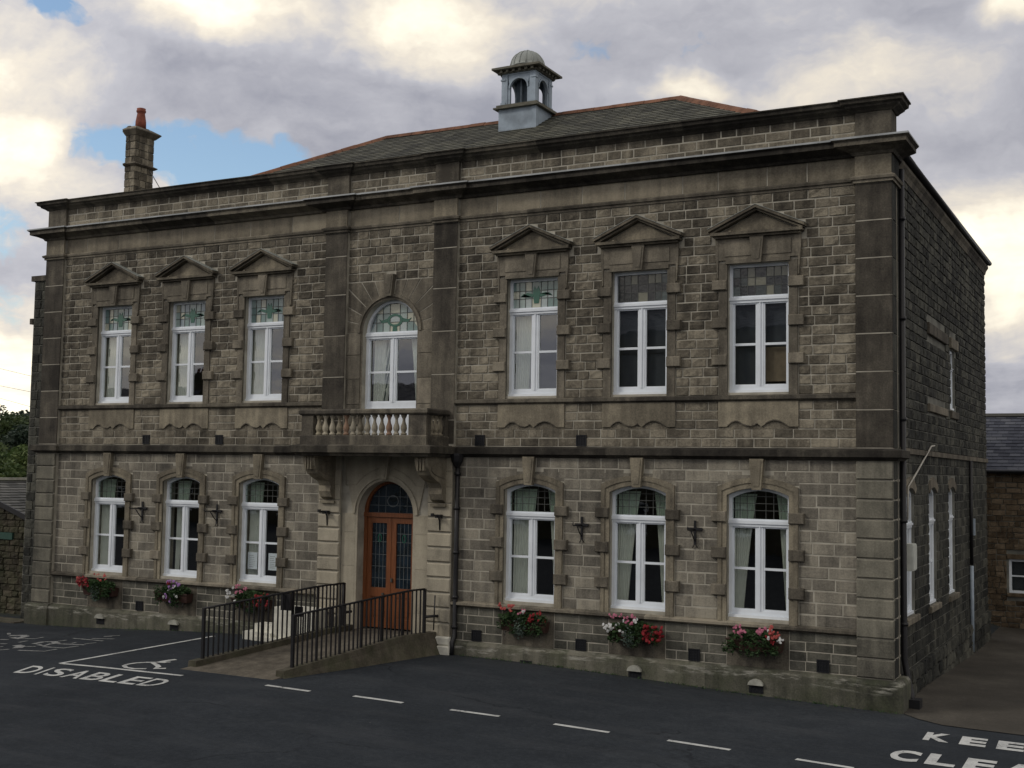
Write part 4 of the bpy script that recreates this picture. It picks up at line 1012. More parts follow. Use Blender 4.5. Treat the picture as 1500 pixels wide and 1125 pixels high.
b = MB(); T0 = (RL, RY, RZ); T1 = (RR, RY, RZ)
slate_face(b, E0, E1, T0, T1, 36, .32); slate_face(b, E2, E3, T1, T0, 36, .5)
slate_face(b, E1, E2, T1, T1, 36, .4); slate_face(b, E3, E0, T0, T0, 36, .4)
roof = b.build('roof', 'slate', hall)
def ridge_run(a, c, seg=.45, r=.13):
    a, c = Vector(a), Vector(c); L = (c - a).length; n = int(L / seg); b = MB()
    d = (c - a).normalized(); side = d.cross(Vector((0, 0, 1))).normalized(); up = side.cross(d)
    for i in range(n):
        p = a + d * (L * i / n + .005); q = a + d * (L * (i + 1) / n - .005); t = R(); jz = U(-.006, .008)
        A = [b.V(tuple(x + side * r * sx + up * (h + jz))) for x in (p, q) for sx, h in ((-1, -.035), (-.5, .055), (0, .085), (.5, .055), (1, -.035))]
        for k in range(4): b.F((A[k], A[k + 1], A[k + 6], A[k + 5]), t)
        b.F((A[0], A[1], A[2], A[3], A[4]), t); b.F((A[5], A[6], A[7], A[8], A[9]), t)
    return b
for a, c in ((T0, T1), (E0, T0), (E1, T1), (E2, T1), (E3, T0)): ridge_run(a, c).build('ridge_tile', 'ridge', roof)
# side eaves: stone cornice and gutter
b = MB(); b.sweep([(XS, .62), (XS, YB)], [(-.05, 9.45), (.04, 9.45), (.07, 9.55), (.12, 9.62), (.12, 9.68), (-.05, 9.7)], joints=1.5); b.build('eaves_course', 'mould', hall)
b = MB(); b.tube([(10.53, .7, 9.76), (10.53, YB + .05, 9.76)], .062, 8); b.build('gutter', 'blackiron', hall)
b = MB(); b.box((XS - .1, .6, 9.7), (10.5, YB, 9.79)); b.build('fascia', 'mould', hall)

# --- cupola
cup = bpy.data.objects.new('cupola', None); col.objects.link(cup); cup.parent = hall; cup.location = (.04, 6.1, 0)
s = .49
b = MB(); b.box((-s - .05, -s - .05, 12.4), (s + .05, s + .05, 13.31)); b.box((s - .06, -s - .07, 12.5), (s + .07, -s + .06, 13.30), .8); b.build('base', 'blueboard', cup)
b = MB(); b.box((-s - .16, -s - .16, 13.31), (s + .16, s + .16, 13.35)); b.box((-s - .1, -s - .1, 13.351), (s + .1, s + .1, 13.42)); b.build('lower_cornice', 'cupolatrim', cup)
b = MB()
for x in (-1, 1):
    for y in (-1, 1):
        x0, x1 = sorted((x * s, x * (s - .17))); y0, y1 = sorted((y * s, y * (s - .17))); b.box((x0, y0, 13.42), (x1, y1, 14.22), .5)
        x0, x1 = sorted((x * (s + .02), x * (s - .12))); y0, y1 = sorted((y * (s + .02), y * (s - .12))); b.box((x0, y0, 13.42), (x1, y1, 13.5), .6); b.box((x0, y0, 14.08), (x1, y1, 14.12), .6)
for mpc in (lambda u, v, d: (u, -s + .05 - d, v), lambda u, v, d: (u, s - .05 + d, v), lambda u, v, d: (-s + .05 - d, u, v), lambda u, v, d: (s - .05 + d, u, v)):
    b.mp = mpc
    ar = semi(0, .25, 13.86, 14); b.ring(ar, [(u * 1.28, 14.22) for u, v in ar], -.04, .03, .5); b.ring(ar, semi(0, .29, 13.86, 14), .03, .05, .6)
    for sx in (-1, 1): a, e = sorted((sx * .25, sx * .32)); b.box((a, 13.42, -.04), (e, 13.86, .03), .5)
b.mp = None; b.box((-s, -s, 14.22), (s, s, 14.26), .5)
b.build('lantern', 'blueboard', cup)
b = MB(); b.box((-.2, -.2, 13.42), (.2, .2, 14.15), .3)
for k in range(-2, 3): b.box((k * .14 - .062, -.02, 13.42), (k * .14 + .062, .02, 14.15), R()); b.box((-.02, k * .14 - .062, 13.42), (.02, k * .14 + .062, 14.15), R())
b.build('louvre', 'louvre', cup)
b = MB(); b.box((-s - .06, -s - .06, 14.26), (s + .06, s + .06, 14.31))
for k in range(6):
    u = -s + .04 + k * (2 * s - .08) / 5
    for q in (-1, 1):
        y0, y1 = sorted((q * (s + .06), q * (s + .13))); b.box((u - .035, y0, 14.27), (u + .035, y1, 14.34), .9); b.box((y0, u - .035, 14.27), (y1, u + .035, 14.34), .9)
b.build('modillion_course', 'cupolatrim', cup)
b = MB(); e = s + .20
A = [b.V(p) for p in ((-e, -e, 14.34), (e, -e, 14.34), (e, e, 14.34), (-e, e, 14.34), (-e, -e, 14.39), (e, -e, 14.39), (e, e, 14.39), (-e, e, 14.39))]; T = [b.V(p) for p in ((-.42, -.42, 14.5), (.42, -.42, 14.5), (.42, .42, 14.5), (-.42, .42, 14.5))]
b.F(A[0:4][::-1]); b.F(T)
for k in range(4): b.F((A[k], A[(k + 1) % 4], A[4 + (k + 1) % 4], A[4 + k])); b.F((A[4 + k], A[4 + (k + 1) % 4], T[(k + 1) % 4], T[k]))
b.build('eaves', 'cupolatrim', cup)
b = MB(); pr = [(.46, 14.5), (.46, 14.53)] + [(.45 * cos(t), 14.53 + .42 * sin(t)) for t in [pi / 2 * k / 10 for k in range(10)]] + [(.045, 14.95), (.05, 14.98), (.02, 15.0)]
b.lathe((0, 0, 0), pr, 32, .5)
for k in range(16):
    a = 2 * pi * k / 16; b.tube([(.455 * cos(t) * cos(a), .455 * cos(t) * sin(a), 14.53 + .425 * sin(t)) for t in [pi / 2 * q / 8 for q in range(8)]], .014, 5)
b.build('dome', 'domelead', cup)

# --- chimney on the left hip
ch = bpy.data.objects.new('chimney', None); col.objects.link(ch); ch.parent = hall; ch.location = (-9.83, 2.34, 0)
b = MB(lambda u, v, d: (u, -.4 - d, v)); b.mp = None
b.box((-.165, -.33, 9.6), (.165, .33, 12.88), .5)
b.mi = 1
for mpc, hwid in ((lambda u, v, d: (u, -.33 - d, v), .182), (lambda u, v, d: (.165 + d, u, v), .348), (lambda u, v, d: (-.165 - d, u, v), .348), (lambda u, v, d: (u, .33 + d, v), .182)):
    b.mp = mpc; lay(b, -hwid, hwid, 10.2, 12.86, .2, .14, .3, lambda a, c: [], .016, .016, rock=.012)
b.build('stack', ['mortar_side', 'stone_up'], ch)
b = MB(); b.sweep([(-.18, -.345), (.18, -.345), (.18, .345), (-.18, .345), (-.18, -.345)], [(0, 12.0), (.03, 12.0), (.08, 12.04), (.08, 12.06), (.0, 12.1)]); b.build('band', 'ashlar_dark', ch)
b = MB(); b.sweep([(-.18, -.345), (.18, -.345), (.18, .345), (-.18, .345), (-.18, -.345)], [(-.14, 12.84), (.02, 12.84), (.11, 12.94), (.13, 12.96), (.13, 12.99), (-.06, 13.1), (-.14, 13.1)]); b.box((-.12, -.2, 12.85), (.12, .2, 13.11)); b.build('cap', 'ashlar_dark', ch)
b = MB(); b.lathe((0, 0, 13.09), [(.145, 0), (.14, .2), (.11, .38), (.1, .44), (.125, .46), (.13, .5), (.115, .52), (.12, .56), (.09, .57)], 16); b.build('chimney_pot', 'redpot', ch)
b = MB(); b.tube([(.17, .2, 12.0), (.85, .2, 11.1), (1.25, .2, 10.55)], .012, 5); b.build('stay_rod', 'wire', ch)

# ================================================================== ramp and railings
def lerp(a, c, t): return tuple(a[k] + (c[k] - a[k]) * t for k in range(len(a)))
LP = [(-1.64, -3.66), (-1.22, -2.45), (-.86, -1.4), (-.76, -.9), (-.72, -.3)]      # left edge of the walkway (plan)
RP = [(.44, -3.60), (.76, -2.45), (1.04, -1.2), (1.17, -.75), (1.30, -.3)]
def rz(y): return .165 + (.57 - .165) * min(1, max(0, (y + 4.08) / (4.08 - 1.0)))
ramp = thing('access_ramp', 'concrete wheelchair ramp with low kerbs rising from the car park to the orange front door', 'ramp', (-.3, -2, 0))
ox, oy = -.3, -2
b = MB(); n = 24; P = []
def side(path, y):
    for (a, c) in zip(path[:-1], path[1:]):
        if a[1] <= y <= c[1]: t = (y - a[1]) / (c[1] - a[1]); return a[0] + (c[0] - a[0]) * t
    if y < path[0][1]: a, c = path[0], path[1]; return a[0] + (c[0] - a[0]) * (y - a[1]) / (c[1] - a[1])
    return path[-1][0]
prev = None
for k in range(n + 1):
    y = -4.08 + (4.08 - .14) * k / n; xl, xr = side(LP, y) - .05, side(RP, y) + .05; z = rz(y) + .002
    row = [b.V((xl - ox, y - oy, z)), b.V((xr - ox, y - oy, z)), b.V((xr - ox, y - oy, -.1)), b.V((xl - ox, y - oy, -.1))]
    if prev:
        for i in range(4): b.F((prev[i], prev[(i + 1) % 4], row[(i + 1) % 4], row[i]))
    else: b.F(row)
    prev = row
b.F(prev)
A = [(-.70, -.14), (.70, -.14), (.70, .24), (-.70, .24)]
b.box((-.72 - ox, -.139 - oy, .3), (.72 - ox, .25 - oy, .575))
b.build('walkway', 'concrete', ramp)
for path, sgn in ((LP, -1), (RP, 1)):
    b = MB(); prev = None
    for k in range(n + 1):
        y = -3.86 + (3.86 - .15) * k / n; x = side(path, y); zt = rz(y) + .11
        wl = .09; skirt = (.08 + .12 * sm((y + 3.9) / 3)) if sgn > 0 else .06
        g = G(x, y) - .06
        row = [b.V((x - sgn * wl - ox, y - oy, rz(y) - .05)), b.V((x - sgn * wl - ox, y - oy, zt)), b.V((x + sgn * wl - ox, y - oy, zt)), b.V((x + sgn * (wl + .02) - ox, y - oy, zt - .12)), b.V((x + sgn * (wl + skirt) - ox, y - oy, g))]
        if prev:
            for i in range(4): b.F((prev[i], prev[i + 1], row[i + 1], row[i]))
        else: b.F(row)
        prev = row
    b.F(prev); b.build('kerb', 'concrete_edge', ramp)
def railing(path, label, posts, ylev, hh=1.03, plates=False):
    rl = thing('handrail', label, 'railing', (path[0][0], path[0][1], 0), 'black iron railings of the entrance ramp')
    X0, Y0 = path[0]
    pts = []
    for (a, c) in zip(path[:-1], path[1:]):
        m_ = max(1, int(math.dist(a, c) / .1))
        for i in range(m_): pts.append(L2(a, c, i / m_))
    pts.append(path[-1])
    y0, z0 = path[0][1], rz(path[0][1]) + hh + .02
    def top(y): return min(z0 + (1.55 - z0) * (y - y0) / (ylev - y0), 1.55 + .02 * (y - ylev))
    def bot(y): return top(y) - hh + .02 + .06
    b = MB(); b.tube([(x - X0, y - Y0, top(y)) for x, y in pts[::3] + [pts[-1]]], .021, 6); b.build('top_rail', 'blackiron', rl)
    b = MB(); b.tube([(x - X0, y - Y0, bot(y)) for x, y in pts[::3] + [pts[-1]]], .012, 6); b.build('bottom_rail', 'blackiron', rl)
    L = sum(math.dist(a, c) for a, c in zip(pts[:-1], pts[1:])); nb = int(L / .108)
    b = MB(); b.box((-.0125, -.0125, 0), (.0125, .0125, 1.0)); bar0 = b.build('baluster', 'blackiron', rl)
    first = True
    for k in range(1, nb):
        s_ = L * k / nb; acc = 0
        for a, c in zip(pts[:-1], pts[1:]):
            d = math.dist(a, c)
            if acc + d >= s_: x, y = L2(a, c, (s_ - acc) / d); break
            acc += d
        o = bar0 if first else bar0.copy()
        if not first: col.objects.link(o); o.parent = rl
        first = False
        o.location = (x - X0, y - Y0, bot(y)); o.scale = (1, 1, top(y) - bot(y))
    for k in range(posts):
        f = k / (posts - 1); i = int(f * (len(pts) - 1)); x, y = pts[i]
        b = MB(); zb = rz(y) - .02 + .05; r = .027 if k in (0, posts - 1) else .019
        b.box((-r, -r, zb), (r, r, top(y) + .005)); o = b.build('post', 'blackiron', rl); o.location = (x - X0, y - Y0, 0)
    return rl, top, X0, Y0
rL, topL, X0, Y0 = railing(LP[:4] + [(-.73, -.42)], 'black iron ramp railing on the left side with two black plates fixed to it', 6, -1.25)
def plate(x, y, z, w, h, par, x0, y0):
    b = MB(); b.box((x - x0 - w / 2, y - y0 - .03, z), (x - x0 + w / 2, y - y0 + .01, z + h)); b.build('plate', 'blackiron', par)
plate(-1.03, -1.95, 1.12, .24, .32, rL, X0, Y0); plate(-.9, -1.7, .98, .18, .2, rL, X0, Y0)
rR, topR, X1, Y1 = railing(RP[:4] + [(1.27, -.42)], 'black iron ramp railing on the right side, in front of the door', 7, -.78)
b = MB(); b.tube([(1.27 - X1, -.42 - Y1, 1.0), (1.36 - X1, -.2 - Y1, 1.0), (1.42 - X1, -.1 - Y1, 1.0)], .03, 6); b.tube([(1.36 - X1, -.2 - Y1, .72), (1.38 - X1, -.2 - Y1, 1.42)], .014, 6); b.build('wall_fixing', 'blackiron', rR)
b = MB(); b.tube([(-.73 - X0, -.42 - Y0, .95), (-.72 - X0, -.15 - Y0, .95)], .03, 6); b.tube([(-.73 - X0, -.42 - Y0, .7), (-.73 - X0, -.42 - Y0, 1.56)], .03, 6); b.build('wall_fixing', 'blackiron', rL)
# whitewashed steps left of the ramp
st = thing('stone_step', 'white painted stone block and low steps between the ramp railing and the wall', 'steps', (-1.9, -.5, 0))
b = MB(); b.box((-.52, -.1, .0), (.56, .36, .98), .5); b.build('block', 'whitewash', st)
b = MB(); b.box((-1.28, -.2, .0), (-.521, .3, .42), .5); b.box((-1.1, -.05, .42), (-.521, .3, .58), .5); b.box((-1.0, -.24, .0), (.9, -.101, .33), .4); b.build('tread', 'whitewash', st)

# ================================================================== window boxes
def leaves(b, cx, cy, cz, rx, ry, rz_, n, s0=.03, s1=.06, tf=None):
    for _ in range(n):
        while True:
            p = Vector((U(-1, 1), U(-1, 1), U(-1, 1)))
            if p.length < 1: break
        c = Vector((cx + p.x * rx, cy + p.y * ry, cz + p.z * rz_)); a = Vector((U(-1, 1), U(-1, 1), U(-.6, .6))).normalized(); w = Vector((U(-1, 1), U(-1, 1), U(-1, 1))); w = (w - a * w.dot(a)).normalized(); s = U(s0, s1)
        b.F([b.V(tuple(c - a * s)), b.V(tuple(c + w * s * .45)), b.V(tuple(c + a * s)), b.V(tuple(c - w * s * .45))], clampT(.5 + p.z * .3 + U(-.35, .35)) if tf is None else tf())
def petals(b, c, s):
    c = Vector(c); n = Vector((U(-.5, .5), -1, U(-.1, .9))).normalized(); a = n.cross(Vector((0, 0, 1))).normalized(); d = n.cross(a)
    k = 6; ctr = b.V(tuple(c + n * s * .3)); rim = [b.V(tuple(c + (a * cos(2 * pi * i / k) + d * sin(2 * pi * i / k)) * s * U(.8, 1.1))) for i in range(k)]
    t = U(.4, 1)
    for i in range(k): b.F((ctr, rim[i], rim[(i + 1) % k]), t)
plans = {0: ('red and salmon flowers at the leftmost ground floor window', [('red', -.42, .1, .22, .12, 60), ('salmon', .1, .22, .25, .08, 14), ('salmon', -.55, .12, .1, .08, 8)]),
         1: ('mauve and white flowers, second from the left', [('mauve', .15, .2, .3, .08, 18), ('mauve', -.1, -.08, .15, .1, 9), ('whitef', .05, .0, .4, .15, 14), ('red', 0, .2, .1, .04, 5)]),
         2: ('white, pink and dark red flowers behind the ramp railing', [('whitef', -.48, .1, .16, .16, 16), ('pink', -.15, .22, .22, .08, 14), ('red', .35, .0, .26, .12, 60)]),
         3: ('salmon flowers and trailing silver leaves just right of the door pilaster', [('salmon', -.2, .22, .32, .08, 16), ('red', .3, .1, .25, .12, 22), ('pink', -.02, .17, .1, .05, 5), ('whitef', .0, .15, .05, .03, 2)]),
         4: ('white and pink flowers left and bright red ones right', [('whitef', -.35, .03, .28, .13, 22), ('pink', -.2, .2, .3, .08, 18), ('red', .42, -.05, .22, .14, 70), ('whitef', .1, .18, .06, .03, 3)]),
         5: ('pink and white flowers at the rightmost ground floor window', [('pink', -.05, .17, .36, .07, 22), ('salmon', .38, .12, .14, .12, 14), ('whitef', .4, .1, .22, .1, 8), ('pink', -.2, .1, .06, .08, 8), ('red', .3, .02, .1, .06, 10)])}
for i, c in enumerate(CX):
    lab, fl = plans[i]; zb_ = .84
    pl = thing('window_box', 'brown window box with ' + lab, 'window box', (c, -.02, 0), 'planted window boxes along the ground floor')
    b = MB(); q0, q1 = .47, .5
    A = [b.V(p) for p in ((-q0, -.20, zb_), (q0, -.20, zb_), (q0, -.03, zb_), (-q0, -.03, zb_), (-q1, -.24, zb_ + .2), (q1, -.24, zb_ + .2), (q1, -.02, zb_ + .2), (-q1, -.02, zb_ + .2))]
    b.F(A[:4][::-1]); 
    for k in range(4): b.F((A[k], A[(k + 1) % 4], A[4 + (k + 1) % 4], A[4 + k]))
    b.box((-q1 - .01, -.25, zb_ + .18), (q1 + .01, -.235, zb_ + .21)); b.build('trough', 'terracotta', pl)
    b = MB(); b.box((-q1 + .01, -.233, zb_ + .15), (q1 - .01, -.03, zb_ + .18)); b.build('soil', 'soil', pl)
    b = MB()
    for x in (-.38, .38): b.tube([(x, -.0, zb_ - .02), (x, -.22, zb_ - .02), (x, -.24, zb_ - .1)], .008, 5)
    b.build('support_bracket', 'blackiron', pl)
    b = MB(); leaves(b, U(-.08, .08), -.15, zb_ + .25, U(.46, .56), .15, U(.1, .14), 420, .035, .075); leaves(b, U(-.1, .2), -.24, zb_ + .1, .2, .08, .22, 200, .02, .045); leaves(b, U(-.4, .4), -.2, zb_ + .22, .2, .12, .16, 150)
    for _ in range(7): leaves(b, U(-.5, .5), -.26, zb_ + U(.02, .3), U(.06, .14), .06, U(.06, .16), random.randint(25, 70), .015, U(.03, .06))
    b.build('foliage', 'leaf', pl)
    if i in (3, 4, 0):
        b = MB(); leaves(b, -.05, -.27, zb_ + .08, .14, .06, .22, 190, .015, .04); b.build('foliage', 'leaf_silver', pl)
    for colr, fx, fz, sx_, sz_, nf in fl:
        b = MB()
        for _ in range(max(2, nf // 2)):
            p0 = (fx + U(-1, 1) * sx_ * .8, -.2 - U(0, .14), zb_ + .22 + fz + U(-1, 1) * sz_)
            for _ in range(random.randint(2, 4)): petals(b, (p0[0] + U(-.035, .035), p0[1] + U(-.02, .02), p0[2] + U(-.03, .03)), U(.018, .036))
        o = b.build('blossom', 'fl_' + colr, pl); o['kind'] = 'stuff'

# ================================================================== neighbours
# left outbuilding
ob = thing('stone_outbuilding', 'low dark rubble stone outbuilding with a grey slate roof left of the hall', 'outbuilding', (-14.6, 1, 0))
ex, ez, rx_, rz_ = 2.95, 2.60, 0.0, 3.50
gm = lambda u, v, d: (u, -d, v)
b = MB(gm); b.prism([(-3.0, -.5), (2.86, -.5), (2.86, 2.55), (0, 3.44), (-3.0, 2.55)], -9, 0, .5)
b.mi = 1
for za, zb in rows_of(-.4, 3.3, .17):
    hw_ = 2.84 if zb < 2.5 else 2.84 * (3.44 - zb) / .9
    x = -min(hw_, 2.9)
    while x < hw_ - .05:
        w = min(U(.14, .42), hw_ - x); b.block(x + .008, x + w - .008, za + .008 + U(-.012, .012), zb - .008 + U(-.012, .012), 0, .03 + U(-.01, .02), .012, R(), .02); x += w
b.build('wall', ['rubble_dark', 'rubble_dark'], ob)
b = MB()
slate_face(b, (3.0, -.12, 2.50), (3.0, 9, 2.50), (0, -.12, 3.48), (0, 9, 3.48), 15, .3); slate_face(b, (-3.0, 9, 2.50), (-3.0, -.12, 2.50), (0, 9, 3.48), (0, -.12, 3.48), 15, .3)
rf = b.build('roof', 'slate_grey', ob)
b = MB(gm); b.prism([(0, 3.50), (3.0, 2.52), (3.0, 2.38), (0, 3.36)], .10, .15, .5); b.prism([(0, 3.36), (-3.0, 2.38), (-3.0, 2.52), (0, 3.50)], .10, .15, .5); b.build('verge_board', 'blackiron', rf)
b = MB(); b.box((-.1, -.12, 3.49), (.1, 9, 3.56)); b.build('ridge_capping', 'whitewash', rf)
b = MB(gm); b.box((.3, 1.95, .03), (2.15, 2.13, .09)); b.build('lintel_board', 'greenboard', ob)
# low kerb left
b = MB(); b.box((-13.5, -.35, -.1), (-10.75, .25, .03)); tag(b.build('pavement', 'concrete_edge'), kind='structure')
# rear cottage on the right
ct = thing('stone_cottage', 'brown rubble stone cottage with a blue slate roof behind the right end of the hall', 'cottage', (14, 16, 0))
b = MB(gm); b.mi = 0
win_h = [(-3.38, -2.15, .74, 1.70), (1.5, 2.6, .74, 1.7)]
holes_wall(b, -6.5, 7, -1, 4.24, win_h, 0, .4)
b.mi = 1
for za, zb in rows_of(-.9, 4.2, .16):
    sp_ = [(h[0] - .05, h[1] + .05) for h in win_h if za < h[3] + .12 and zb > h[2] - .1]; x = -6.5; segs = []; cur = -6.5
    for a, c in sp_: segs.append((cur, a)); cur = c
    segs.append((cur, 7))
    for a, c in segs:
        x = a
        while x < c - .03:
            w = min(U(.14, .4), c - x); b.block(x + .008, x + w - .008, za + .007 + U(-.01, .01), zb - .007 + U(-.01, .01), 0, .02 + U(-.008, .02), .01, clampT(R() * 1.1), .015); x += w
b.mi = 2
for h in win_h: b.block(h[0] - .05, h[1] + .05, h[3], h[3] + .14, 0, .05, .01); b.block(h[0] - .05, h[1] + .05, h[2] - .1, h[2], 0, .08, .01)
b.mp = None; b.mi = 0; b.box((-6.5, .402, -1), (-6.1, 5.3, 4.24), .5); b.box((6.6, .402, -1), (7, 5.3, 4.24), .5); b.box((-6.5, 5.3, -1), (7, 5.7, 4.24), .5)
b.build('wall', ['mortar_side', 'rubble', 'rubble'], ct)
b = MB(); slate_face(b, (-6.7, -.22, 4.22), (7.2, -.22, 4.22), (-6.7, 2.85, 5.92), (7.2, 2.85, 5.92), 17, .3); slate_face(b, (7.2, 5.9, 4.22), (-6.7, 5.9, 4.22), (7.2, 2.85, 5.92), (-6.7, 2.85, 5.92), 17, .4)
b.mp = gm; b.mp = None
for x in (-6.5, 6.98): b.F([b.V((x, -.0, 4.2)), b.V((x, 5.7, 4.2)), b.V((x, 2.85, 5.86))])
r_ = b.build('roof', 'slate_blue', ct)
b = MB(); b.box((-6.7, 2.72, 5.91), (7.2, 2.98, 6.0)); b.build('ridge_tile', 'slate_grey', r_)
b = MB(); b.tube([(-6.7, -.28, 4.18), (7.2, -.28, 4.18)], .06, 8); b.build('gutter', 'blackiron', ct)
for h in win_h:
    cx_ = (h[0] + h[1]) / 2; hw_ = (h[1] - h[0]) / 2; b = MB(gm); frame_rect(b, h[0], h[1], h[2], h[3], .07, -.16, -.08); b.box((cx_ - .03, h[2] + .07, -.15), (cx_ + .03, h[3] - .07, -.085), .5); zc_ = (h[2] + h[3]) / 2
    b.box((h[0] + .07, zc_ - .02, -.14), (cx_ - .03, zc_ + .02, -.09), .5); b.box((cx_ + .03, zc_ - .02, -.14), (h[1] - .07, zc_ + .02, -.09), .5)
    w = b.build('window', 'white', ct); b = MB(gm); b.F([b.V(p) for p in ((h[0] + .07, h[2] + .07, -.12), (h[1] - .07, h[2] + .07, -.12), (h[1] - .07, h[3] - .07, -.12), (h[0] + .07, h[3] - .07, -.12))]); b.build('pane', 'glass', w)
    b = MB(gm); b.box((h[0] + .08, h[2] + .08, -.3), (h[1] - .08, h[3] - .08, -.28)); b.build('net_curtain', 'blind', w)

# ================================================================== hillside and trees (left background)
def hz(x, y):
    d = Vector((-.7656, .642)); s_ = x * d.x + y * d.y; t = -x * d.y * -1 + 0; w = x * .642 + y * .7656
    return -.3 + 8.5 * sm((s_ - 45) / 130) * (1 - .0 * w) + 1.2 * sin(w * .03) * sm((s_ - 60) / 60)
b = MB(); N1, N2 = 40, 40; g = []
for j in range(N1 + 1):
    s_ = 38 + 260 * j / N1; row = []
    for i in range(N2 + 1):
        w = -170 + 300 * i / N2; x = 14 + -.7656 * s_ + .642 * w; y = -21 + .642 * s_ + .7656 * w
        row.append(b.V((x, y, (-.25 + 10.3 * sm((s_ - 60) / 150) + .8 * sin(w * .05 + s_ * .03) * sm((s_ - 60) / 60)))))
    g.append(row)
for j in range(N1):
    for i in range(N2): b.F((g[j][i], g[j][i + 1], g[j + 1][i + 1], g[j + 1][i]), .5, True)
tag(b.build('hills', 'hill'), kind='structure')
def hillz(s_): return -.25 + 10.3 * sm((s_ - 60) / 150)
def tree(s_, w, h, cw, mat, label, group='trees on the slope behind the outbuilding', dens=1.0, seed=0):
    x = 14.49 - .7656 * s_ + .642 * w; y = -21.7 + .642 * s_ + .7656 * w; z = hillz(s_) - .3
    h = 3.96 + .0459 * s_ * h - z
    t = thing('broadleaf_tree', label, 'tree', (x, y, z), group)
    b = MB(); b.tube([(0, 0, 0), (U(-.1, .1), 0, h * .3), (U(-.3, .3), U(-.3, .3), h * .75)], h * .035, 7, r2=h * .01)
    for k in range(6):
        a = U(0, 6.28); z0 = h * U(.25, .6); b.tube([(0, 0, z0), (cos(a) * cw * .3, sin(a) * cw * .3, z0 + h * .12), (cos(a) * cw * .6, sin(a) * cw * .6, z0 + h * .22)], h * .014, 5, r2=h * .004)
    b.build('trunk', 'bark', t)
    b = MB(); ncl = int(34 * dens)
    for k in range(ncl):
        a = U(0, 6.28); rr = sqrt(R()); zz = U(-.95, 1); k_ = sqrt(max(.05, 1 - zz * zz)); c = (cos(a) * rr * cw * k_, sin(a) * rr * cw * k_, h * .58 + zz * h * .4)
        tb = U(.1, .9)
        leaves(b, *c, cw * .3, cw * .3, h * .12, 170, h * .022, h * .045, tf=lambda: clampT(tb + U(-.3, .3)))
    b.build('crown', mat, t)
specs = [(120, 4, .98, 5, 'leaf_dark', 'dark green tree at the top of the slope nearest the hall wall'), (128, -4, 1.0, 6, 'leaf_dark', 'dark rounded tree on the skyline at the picture edge'),
         (135, -14, .97, 6, 'leaf_tree', 'green tree on the skyline left of the others'), (110, -2, .8, 4.5, 'leaf_tree', 'mid green tree below the skyline'), (96, 3.2, .72, 3.8, 'leaf_dark', 'dark tree half way down the slope beside the hall wall'),
         (90, -3.5, .55, 4, 'leaf_tree', 'green bushy tree half way down the slope'), (74, 1.5, .25, 2.8, 'leaf_pale', 'pale green bush above the outbuilding roof'), (70, -3, .3, 3.2, 'leaf_pale', 'pale yellow green bush at the picture edge above the outbuilding ridge'), (66, 3.6, .3, 2.2, 'leaf_dark', 'small dark tree against the hall corner above the outbuilding'),
         (104, 8, .9, 4.5, 'leaf_dark', 'dark tree partly behind the hall'), (150, 8, .97, 7, 'leaf_tree', 'farthest broad tree on the skyline')]
# axis of view through the left gap is w = 0 at hill direction
for a in specs: tree(*a)
# overhead wires
for k, (z0, z1) in enumerate(((.0776, .0713), (.0636, .0585), (.0536, .0462))):
    b = MB(); C = Vector((14.489, -21.695, 3.957)); p = C + Vector((-.838, .684, z0)) * 75; q = C + Vector((-.8135, .698, z1)) * 66; d = (q - p)
    pts = [tuple(p + d * t + Vector((0, 0, -.0 + .15 * t * (t - 1)))) for t in (-3, -2, -1, 0, 1, 2, 3)]
    b.tube(pts, .011, 4)
    o = b.build('overhead_wire', 'wire'); tag(o, ('highest', 'middle', 'lowest')[k] + ' of three thin overhead wires crossing the sky left of the hall', 'wire', 'overhead wires left of the hall')


# ================================================================== houses over the road (seen in the window glass)
def house(x, y, w, d, hw, hr, label, mat='rubble_dark', storeys=2):
    t = thing('terraced_house', label, 'house', (x, y, 0), 'stone houses over the road, reflected in the windows')
    b = MB(); b.box((-w / 2, -d, -.3), (w / 2, 0, hw), .5)
    for sx in (-1, 1): b.F([b.V((sx * w / 2, -d, hw)), b.V((sx * w / 2, 0, hw)), b.V((sx * w / 2, -d / 2, hr - .05))])
    b.build('wall', mat, t)
    b = MB(); slate_face(b, (w / 2 + .2, .25, hw - .05), (-w / 2 - .2, .25, hw - .05), (w / 2 + .2, -d / 2, hr), (-w / 2 - .2, -d / 2, hr), 14, .6); slate_face(b, (-w / 2 - .2, -d - .25, hw - .05), (w / 2 + .2, -d - .25, hw - .05), (-w / 2 - .2, -d / 2, hr), (w / 2 + .2, -d / 2, hr), 10, .8)
    r = b.build('roof', 'slate_blue', t)
    for sx in (-1, 1):
        b = MB(); b.box((sx * (w / 2 - .5) - .4, -d / 2 - .6, hw), (sx * (w / 2 - .5) + .4, -d / 2 + .6, hr + 1.0)); c_ = b.build('chimney', mat, r)
        for k in (-.3, .3): b = MB(); b.lathe((sx * (w / 2 - .5), -d / 2 + k, hr + 1.0), [(.14, 0), (.11, .4), (.14, .45)], 10); b.build('chimney_pot', 'redpot', r)
    n = max(2, int(w / 2.6))
    for f in range(storeys):
        for i in range(n):
            u = -w / 2 + w * (i + .5) / n; z = .9 + f * 2.9
            b = MB(); b.box((u - .5, -.02, z), (u + .5, .03, z + 1.5)); b.box((u - .6, 0, z - .12), (u + .6, .08, z - .001)); q = b.build('window', 'white', t)
            b = MB(); b.box((u - .43, .031, z + .07), (u - .03, .036, z + 1.43)); b.box((u + .03, .031, z + .07), (u + .43, .036, z + 1.43)); b.build('pane', 'doorglass', q)
house(-4.5, -39, 20, 9, 11.6, 14.4, 'tall three storey stone house directly over the road from the hall', storeys=3)
house(11.5, -42, 10, 8, 6.0, 8.6, 'two storey stone house over the road, right of the tall one')
